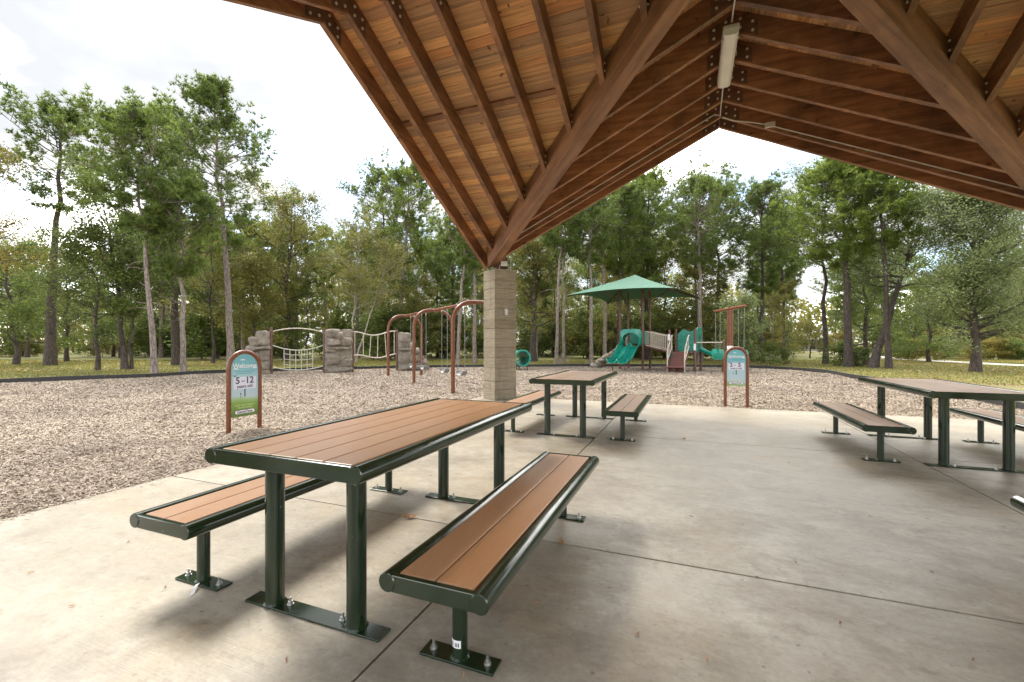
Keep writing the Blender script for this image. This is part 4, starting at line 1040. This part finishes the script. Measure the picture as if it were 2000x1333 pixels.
def broad_data(h, seed, start=.3, rad=2.6, lean=(0, 0), r0=.14, nb=26, leaves=11000, size=.06, shape=.45, forks=None, droop=0.0, near=.25):
    rr = random.Random(seed); segs = []; n = 9
    wob = [(rr.gauss(0, .09), rr.gauss(0, .09)) for _ in range(n + 1)]
    tp_ = [Vector((lean[0] * i / n + wob[i][0] * (i > 0), lean[1] * i / n + wob[i][1] * (i > 0), h * .93 * i / n)) for i in range(n + 1)]
    tp_[0].z = -.15
    segs.append((tp_, [r0 * (1.4 if i == 0 else 1) * (1 - .88 * i / n) for i in range(n + 1)]))
    def on(f):
        x = f * n; i = min(int(x), n - 1); return tp_[i].lerp(tp_[i + 1], x - i)
    tips = []
    for b in range(nb):
        f = start + (1 - start) * (b + rr.random()) / nb; f = min(f, .98); g_ = (f - start) / (1 - start)
        prof = math.sqrt(max(.05, 1 - ((g_ - shape) / (1.05 - shape if g_ > shape else shape + .35)) ** 2))
        L = rad * prof * rr.uniform(.65, 1.15); az = b * 2.4 + rr.gauss(0, .5); el = .25 + .65 * g_ - droop + rr.gauss(0, .15)
        br_ = curve_pts(on(f), Vector((math.cos(az) * math.cos(el), math.sin(az) * math.cos(el), math.sin(el))), L, 6, .03 - droop * .1, rr, .16)
        r1 = r0 * .34 * (1 - .6 * g_); segs.append((br_, [r1 * (1 - .85 * i / 6) for i in range(7)]))
        for sb in range(rr.randint(5, 8)):
            x = rr.uniform(near, 1) * 6; i = min(int(x), 5); p0 = br_[i].lerp(br_[i + 1], x - i)
            d2 = (br_[i + 1] - br_[i]).normalized() + Vector((rr.gauss(0, .8), rr.gauss(0, .8), rr.gauss(.15, .5)))
            tw = curve_pts(p0, d2, L * rr.uniform(.2, .45) + .15, 3, .02, rr, .25); segs.append((tw, [.014, .011, .008, .004]))
            tips.append((tw, .07 + .075 * L))
    per = max(6, leaves // len(tips)); P_ = []
    T = np.array([[p[:] for p in t_] for t_, _ in tips], np.float32); Rr = np.array([r_ for _, r_ in tips], np.float32)
    idx = np.repeat(np.arange(len(tips)), per); m_ = len(idx); ii_ = nr.integers(1, 4, m_)
    C_ = T[idx, ii_] + nr.normal(0, 1, (m_, 3)).astype(np.float32) * Rr[idx][:, None] * np.array([1, 1, .7], np.float32)
    u = unit(m_); u[:, 2] *= .6; v = np.cross(u, unit(m_)); v /= np.linalg.norm(v, axis=1)[:, None] + 1e-6
    s_ = nr.uniform(.6, 1.25, m_)[:, None] * size
    return segs, (C_, u * s_, v * s_ * .62)
def leaf_mesh(name, C_, U, V, mat):
    n = len(C_); co = np.empty((n, 4, 3), np.float32)
    co[:, 0] = C_ - U; co[:, 1] = C_ - V; co[:, 2] = C_ + U; co[:, 3] = C_ + V
    me = bpy.data.meshes.new(name); me.vertices.add(n * 4); me.vertices.foreach_set('co', co.ravel())
    me.loops.add(n * 4); me.loops.foreach_set('vertex_index', np.arange(n * 4, dtype=np.int32))
    me.polygons.add(n); me.polygons.foreach_set('loop_start', np.arange(0, n * 4, 4, dtype=np.int32))
    me.update(calc_edges=True); me.materials.append(M[mat]); return me
def make_tree(kind, name, loc, label, cat, group, leafmat, barkmat, rz=0, **k):
    segs, cr = (pine_data if kind == 'pine' else broad_data)(**k)
    t = thing(name, loc, rz, label, cat, group)
    m_ = MB(); m_.tube(segs[0][0], list(segs[0][1]), 10, cap=False)
    for pts, rs in segs[1:]: m_.tube(pts, list(rs), 4, cap=False)
    me = bpy.data.meshes.new('trunk'); me.from_pydata(m_.v, [], m_.f); me.update(); me.shade_smooth(); link('trunk', me, barkmat, t)
    link('crown', tris_mesh('crown', cr, leafmat) if kind == 'pine' else leaf_mesh('crown', *cr, leafmat), None, t)
    return t
def H_at(py, d): return CAM_H + (HORIZON - py) / F_PX * d + .05
def lean_px(px0, px1, d, py1):     # sideways lean in metres, along the camera's right
    dx = (px1 - px0) / F_PX * d; return (dx * CT, dx * ST)
G1 = 'trees at the lawn edge'
def fg(kind, px, d, top, toppx, label, leafmat, barkmat, name=None, cat=None, **k):
    make_tree(kind, name or ('pine_tree' if kind == 'pine' else 'broadleaf_tree'), W(px, d, -.05), label, cat or ('pine tree' if kind == 'pine' else 'tree'), G1, leafmat, barkmat,
              h=H_at(top, d), lean=lean_px(px, toppx, d, top), **k)
# left of the playground
fg('pine', 98, 27.0, 228, 120, 'tall flat-topped pine with a thick grey trunk beside the meadow', 'needle', 'bark_dark', seed=1, start=.62, rad=3.1, r0=.27, nb=40, flat=.55, tuft=6)
fg('broad', 190, 22.2, 455, 196, 'slim dark-trunked tree with dense dark leaves, short of its pine neighbours', 'leaf_dark', 'bark_dark', seed=2, start=.34, rad=2.3, r0=.10, leaves=13000)
fg('broad', 244, 23.0, 345, 208, 'dark leafy tree whose trunk forks low into a second stem', 'leaf_green', 'bark_dark', seed=3, start=.34, rad=2.7, r0=.14, leaves=13000, shape=.55)
fg('broad', 257, 23.3, 500, 275, 'thin dark stem growing against a forked tree', 'leaf_dark', 'bark_dark', seed=33, start=.4, rad=1.4, r0=.08, nb=16, leaves=5000)
fg('pine', 302, 19.7, 238, 258, 'pale-barked pine leaning towards the meadow, trunk bare to mid height', 'needle', 'bark_pale', seed=4, start=.55, rad=2.1, r0=.125, nb=44, tuft=6, dead=8)
fg('pine', 345, 27.3, 236, 322, 'tall straight pine with a dark thick trunk behind pale trunks', 'needle', 'bark_dark', seed=5, start=.55, rad=2.6, r0=.22, nb=44)
fg('pine', 358, 20.8, 375, 352, 'shorter pale-barked pine with low-hung needles and knobbly trunk', 'needle', 'bark_pale', seed=6, start=.50, rad=2.0, r0=.12, nb=40, tuft=6)
fg('pine', 452, 25.5, 172, 416, 'tallest pine of all, pale trunk rising behind the 5 to 12 sign', 'needle', 'bark_pale', seed=7, start=.42, rad=3.0, r0=.19, nb=70, flat=.35, tuft=6)
fg('broad', 415, 30, 440, 410, 'thin dark tree growing between two pale pine trunks', 'leaf_olive', 'bark_dark', seed=8, start=.3, rad=2.6, r0=.10, leaves=11000)
fg('broad', 30, 28, 470, 10, 'spreading dark green tree at the meadow edge', 'leaf_green', 'bark_dark', seed=9, start=.15, rad=3.4, r0=.16, leaves=15000, size=.07)
fg('broad', -70, 22, 290, -70, 'tree with yellowing leaves reaching over the meadow', 'leaf_yellow', 'bark_dark', seed=10, start=.45, rad=3.6, r0=.17, leaves=12000)
fg('broad', 130, 33, 500, 130, 'round bushy tree behind the flat-topped pine', 'leaf_green', 'bark_dark', seed=11, start=.12, rad=3.2, r0=.14, leaves=14000, size=.07)
# middle
fg('broad', 560, 34, 388, 565, 'large round olive-leaved tree behind the rope net', 'leaf_olive', 'bark_dark', seed=12, start=.22, rad=4.0, r0=.22, leaves=24000, size=.075, nb=36)
fg('broad', 500, 31, 520, 490, 'mid-height olive tree behind the stepped rock wall', 'leaf_olive', 'bark_dark', seed=13, start=.2, rad=2.8, r0=.13, leaves=13000, size=.07)
fg('broad', 686, 31, 440, 700, 'slender white-barked tree with thin olive foliage', 'leaf_olive', 'bark_white', seed=14, start=.40, rad=3.2, r0=.085, leaves=11000, size=.06)
fg('broad', 694, 31.2, 480, 760, 'white-barked stem slanting away beside its slender twin', 'leaf_olive', 'bark_white', seed=15, start=.5, rad=2.2, r0=.07, leaves=6000, size=.06)
fg('pine', 776, 36, 338, 802, 'tall pale-trunked pine leaning behind the rail ladder', 'needle_bright', 'bark_pale', seed=16, start=.50, rad=3.4, r0=.22, nb=60, flat=.5, tuft=6, needles=10)
fg('pine', 745, 40, 352, 748, 'dark-crowned pine close behind a paler leaning pine', 'needle', 'bark_dark', seed=17, start=.6, rad=3.2, r0=.2, nb=46)
fg('pine', 894, 28, 400, 915, 'thin pale pine trunk rising behind the swing set', 'needle', 'bark_pale', seed=18, start=.6, rad=2.2, r0=.13, nb=36)
fg('pine', 927, 30, 420, 926, 'straight grey pine trunk standing between swing set and column', 'needle', 'bark_pale', seed=19, start=.62, rad=2.0, r0=.15, nb=36)
fg('broad', 1042, 33, 470, 1040, 'gnarled dark tree with forked limbs beyond the crawl tunnel', 'leaf_olive', 'bark_dark', seed=20, start=.30, rad=3.4, r0=.26, leaves=16000, size=.07)
fg('pine', 1087, 27.0, 400, 1096, 'pale slender pine trunk just beyond the edging by the tunnel', 'needle', 'bark_pale', seed=21, start=.68, rad=1.9, r0=.115, nb=32)
fg('pine', 1100, 30.0, 390, 1104, 'grey pine trunk close behind a paler slender one', 'needle', 'bark_pale', seed=22, start=.66, rad=2.0, r0=.12, nb=32)
fg('pine', 1155, 29.0, 395, 1153, 'pale pine trunk beside the moulded rock ramp', 'needle', 'bark_pale', seed=23, start=.62, rad=2.2, r0=.13, nb=34)
fg('pine', 1181, 33.0, 372, 1180, 'pale pine trunk behind the twin teal slide', 'needle_bright', 'bark_pale', seed=24, start=.55, rad=3.0, r0=.15, nb=46)
fg('pine', 1208, 33.5, 385, 1212, 'brown pine trunk directly behind the slide hood', 'needle', 'bark_dark', seed=25, start=.52, rad=3.0, r0=.19, nb=46)
fg('pine', 1262, 37, 350, 1265, 'broad bright green pine towering over the shade canopy', 'needle_bright', 'bark_dark', seed=26, start=.42, rad=3.6, r0=.2, nb=66, flat=.45, tuft=6, needles=10)
fg('pine', 1368, 31, 366, 1362, 'tall grey-trunked pine rising behind the lower play tower', 'needle', 'bark_pale', seed=27, start=.55, rad=3.0, r0=.17, nb=46)
fg('pine', 1405, 36, 372, 1398, 'dark pine with layered boughs behind the bucket swing', 'needle', 'bark_dark', seed=28, start=.42, rad=3.4, r0=.18, nb=56)
fg('pine', 1488, 33, 375, 1490, 'straight dark pine with wide shelves of needles near the tennis court', 'needle', 'bark_dark', seed=29, start=.38, rad=3.0, r0=.17, nb=56)
fg('pine', 1532, 38, 410, 1522, 'narrow pine standing last before the gap of sky', 'needle', 'bark_dark', seed=30, start=.4, rad=2.2, r0=.13, nb=44)
fg('broad', 1448, 25.6, 588, 1450, 'pale feathery green young tree behind the 2 to 5 sign', 'leaf_grey', 'bark_dark', seed=31, start=.04, rad=1.55, r0=.06, nb=30, leaves=12000, size=.055, shape=.2)
# right of the playground
fg('pine', 1657, 25.2, 330, 1642, 'sturdy pine with dark trunk and bright tufted boughs by the path', 'needle_bright', 'bark_dark', seed=40, start=.48, rad=2.7, r0=.215, nb=52, flat=.4, tuft=7, needles=11)
fg('pine', 1736, 23.6, 325, 1716, 'bright tufted pine leaning over a slanting trunk', 'needle_bright', 'bark_dark', seed=41, start=.58, rad=2.2, r0=.15, nb=40, flat=.5, tuft=7, needles=11)
fg('broad', 1704, 24.2, 395, 1800, 'leaning broadleaf trunk crossing behind the tufted pine', 'leaf_grey', 'bark_dark', seed=42, start=.5, rad=3.0, r0=.20, nb=26, leaves=12000, size=.06, shape=.6)
fg('broad', 1612, 29, 318, 1610, 'tall thin-leaved tree behind the sturdy pine', 'leaf_green', 'bark_dark', seed=43, start=.5, rad=3.2, r0=.15, nb=30, leaves=13000, size=.065, shape=.65)
fg('broad', 1690, 27, 480, 1690, 'bushy green tree filling the space between the path pines', 'leaf_green', 'bark_dark', seed=44, start=.15, rad=2.2, r0=.14, leaves=11000)
fg('broad', 1905, 20.8, 372, 1898, 'broad grey-green tree with low skirts beside the path', 'leaf_grey', 'bark_dark', seed=45, start=.17, rad=3.0, r0=.19, nb=70, leaves=60000, size=.050, shape=.42, droop=-.12, near=.1)
fg('broad', 2060, 25, 380, 2060, 'big grey-green tree just past its low-skirted neighbour', 'leaf_grey', 'bark_dark', seed=46, start=.12, rad=3.8, r0=.2, nb=44, leaves=22000, size=.06)
fg('broad', 1815, 32, 560, 1815, 'fresh green rounded tree across the path', 'leaf_green', 'bark_dark', seed=47, start=.1, rad=2.8, r0=.12, leaves=15000, size=.06)
fg('broad', 1582, 40, 640, 1580, 'small open reddish tree by the far path bend', 'leaf_olive', 'bark_dark', seed=48, start=.2, rad=1.6, r0=.07, leaves=4000, size=.06)
# woodland behind: shared tree shapes, heights from the skyline
SKX = [-400, 0, 150, 300, 480, 560, 650, 700, 780, 850, 900, 1000, 1100, 1200, 1265, 1330, 1400, 1470, 1520, 1552, 1620, 1660, 1750, 1800, 2000, 2400]
SKY = [470, 480, 500, 400, 440, 420, 455, 450, 400, 440, 450, 450, 420, 400, 375, 405, 385, 395, 430, 560, 570, 470, 450, 470, 470, 470]
protos = []
specs = [('pine', 'needle', 'bark_dark', dict(seed=61, start=.45, rad=3.0, r0=.18, nb=42, needles=8, nl=.30, nw=.06), 'tall dark-trunked pine in the woodland behind the playground'),
         ('pine', 'needle_bright', 'bark_pale', dict(seed=62, start=.55, rad=2.8, r0=.17, nb=38, needles=8, nl=.30, nw=.06), 'tall pale-trunked pine in the woodland behind the playground'),
         ('pine', 'needle', 'bark_pale', dict(seed=63, start=.35, rad=3.2, r0=.16, nb=46, needles=8, nl=.30, nw=.06), None),
         ('broad', 'leaf_green', 'bark_dark', dict(seed=64, start=.15, rad=3.8, r0=.16, leaves=13000, size=.095), 'green broadleaf tree in the woodland behind the playground'),
         ('broad', 'leaf_olive', 'bark_dark', dict(seed=65, start=.18, rad=3.6, r0=.15, leaves=12000, size=.095), 'olive broadleaf tree in the woodland behind the playground'),
         ('broad', 'leaf_dark', 'bark_dark', dict(seed=66, start=.10, rad=3.6, r0=.14, leaves=13000, size=.095), 'dark broadleaf tree in the woodland behind the playground')]
specs[2] = (*specs[2][:4], specs[1][4])
def where(px):
    for lim, w_ in ((300, 'beyond the meadow grass'), (620, 'behind the stepped rock wall and rope net'), (940, 'behind the swing set'), (1130, 'behind the crawl tunnel'), (1405, 'behind the play structure'), (1560, 'behind the toddler swing set'), (9999, 'across the paved path')):
        if px < lim: return w_
used = [False] * 6; PH = 14.0
for kind, lm, bm_, kw, lab in specs:
    protos.append(make_tree(kind, 'pine_tree' if kind == 'pine' else 'broadleaf_tree', (0, 0, 0), lab, 'pine tree' if kind == 'pine' else 'tree', lab.replace('tree', 'trees').replace('pine', 'pines'), lm, bm_, h=PH, **kw))
wr = random.Random(99); placed = []
def put(i, loc, sz, sxy, rz, px):
    t = protos[i] if not used[i] else dup(protos[i]); used[i] = True
    size = 'low' if sz * PH < 7 else ('mid-height' if sz * PH < 11 else 'tall')
    t['label'] = size + ' ' + specs[i][4].split(' in the')[0].replace('tall ', '') + ' ' + where(px)
    t.location = loc; t.scale = (sxy, sxy, sz); t.rotation_euler = (0, 0, rz); placed.append((loc.x, loc.y)); return t
tries = 0
while len(placed) < 150 and tries < 4000:
    tries += 1
    px = wr.uniform(-250, 2250); d = wr.choice((wr.uniform(33, 44), wr.uniform(40, 58), wr.uniform(50, 72)))
    if 1545 < px < 1640 and d < 66: continue
    if px > 1640: d += 10
    if px < 260: d += 6
    p = W(px, d, -.05)
    if any((p.x - a) ** 2 + (p.y - b) ** 2 < 2.6 ** 2 for a, b in placed): continue
    i = wr.choice((0, 0, 1, 2, 3, 4, 5, 3, 4, 5)); sk = float(np.interp(px, SKX, SKY))
    top = (671 - sk) * (wr.uniform(.82, 1.0) if i < 3 else wr.uniform(.50, .80))
    h = CAM_H + top / F_PX * d; h = max(4.0, min(h, 22)); sz = h / PH
    put(i, p, sz, (sz * wr.uniform(.85, 1.15) + .12) if i < 3 else (.25 + .75 * sz) * wr.uniform(.9, 1.2), wr.uniform(0, 6.28), px)
# shrubs of the woodland edge and the meadow
sp = []
for kind, lm, kw, lab, cat in [('broad', 'leaf_dark', dict(seed=71), 'dark green shrub at the foot of the woodland', 'shrub'), ('broad', 'leaf_green', dict(seed=72), 'mid green shrub at the foot of the woodland', 'shrub'),
                               ('broad', 'leaf_olive', dict(seed=73), 'olive brown shrub at the foot of the woodland', 'shrub'), ('broad', 'leaf_yellow', dict(seed=74), 'yellow autumn shrub in the rough meadow', 'shrub')]:
    sp.append(make_tree('broad', 'shrub', (0, 0, 0), lab, cat, lab.replace('shrub', 'shrubs'), lm, 'bark_dark', h=2.0, start=.05, rad=1.3, r0=.03, nb=18, leaves=3200, size=.075, shape=.35, **kw))
su = [False] * 4
def putshrub(i, px, d, s):
    t = sp[i] if not su[i] else dup(sp[i]); su[i] = True
    t['label'] = ('small ' if s < .8 else 'waist-high ' if s < 1.1 else 'head-high ') + t['label'].split('shrub')[0].replace('small ', '').replace('waist-high ', '').replace('head-high ', '') + 'shrub ' + where(px)
    t.location = W(px, d, -.05); t.scale = (s * wr.uniform(.9, 1.5),) * 2 + (s,); t.rotation_euler = (0, 0, wr.uniform(0, 6.28))
for _ in range(95):
    px = wr.uniform(280, 1540); putshrub(wr.choice((0, 1, 1, 2)), px, wr.uniform(36, 62), wr.uniform(.8, 1.9))
for _ in range(26): putshrub(wr.choice((3, 3, 1, 2)), wr.uniform(1720, 2250), wr.uniform(38, 52), wr.uniform(.6, 1.1))
for _ in range(24): putshrub(wr.choice((3, 3, 3, 1)), wr.uniform(1740, 2150), wr.uniform(30, 37) + 4, wr.uniform(.45, .75))
for _ in range(16): putshrub(wr.choice((3, 2, 1)), wr.uniform(-150, 290), wr.uniform(42, 58), wr.uniform(.5, .9))
for px, d, s, i in ((1530, 27.5, .45, 0), (1500, 27.0, .55, 1), (1668, 25.4, .40, 0), (1685, 25.8, .45, 0), (1640, 26.5, .5, 1), (1440, 27, .8, 1), (1490, 34, .9, 3), (1640, 60, 1.1, 3), (1560, 64, 1.2, 1)): putshrub(i, px, d, s)
# far-off wood that reads as one mass
n = 60000; px = nr.uniform(-900, 2900, n); d = nr.uniform(78, 96, n)
lim = np.interp(px, [-900, 0, 400, 1500, 1560, 1620, 1700, 2900], [10, 9, 13, 13, 8.5, 8.5, 11, 11]) + 1.6 * np.sin(px * .021) + 1.1 * np.sin(px * .057 + 2)
z = nr.uniform(0, 1, n) ** .85 * lim
l = (px - 1000) / F_PX * d
C_ = np.stack([l * CT - d * ST, l * ST + d * CT, z], 1); u = unit(n); v = np.cross(u, unit(n))
stuff(tag(link('distant_wood', leaf_mesh('distant_wood', C_, u * .42, v * .30, 'leaf_olive')), 'distant dark woodland closing the view behind all trees', 'woodland'))

# ------------------------------------------------------------------ far sports court: fence panels and lamp poles
fc = thing('court_fence', W(1594, 74, -.05), TH, 'dark mesh court fence seen far off through the trees', 'fence')
for i in range(4):
    x = -3.0 + 1.5 * i; MB().tube([(x, 0, -.05), (x, 0, 2.05)], .04, 6).build('fence_post', 'pole', fc)
    if i < 3: MB().box((x + .06, -.015, .35), (x + 1.44, .015, 2.0)).build('mesh_panel', 'fence', fc)
MB().box((-3.1, -.3, .0), (1.6, -.1, .35)).build('kerb_wall', 'pole', fc)
for px, d, top, lab in ((1522, 60, 632, 'pale lamp pole left of the far court fence'), (1572, 74, 641, 'short pale lamp pole behind the far court fence'), (1581, 70, 633, 'pale lamp pole with twin heads at the fence end'), (1617, 70, 637, 'pale lamp pole right of the far court fence')):
    t = thing('lamp_pole', W(px, d, -.05), TH, lab, 'lamp pole', 'far court lamp poles'); h = H_at(top, d)
    MB().tube([(0, 0, 0), (0, 0, h)], [.13, .09], 8).build('pole', 'pole', t, True)
    MB().box((-.55, -.12, h), (.55, .12, h + .16)).build('lamp_head', 'dark_steel', t)
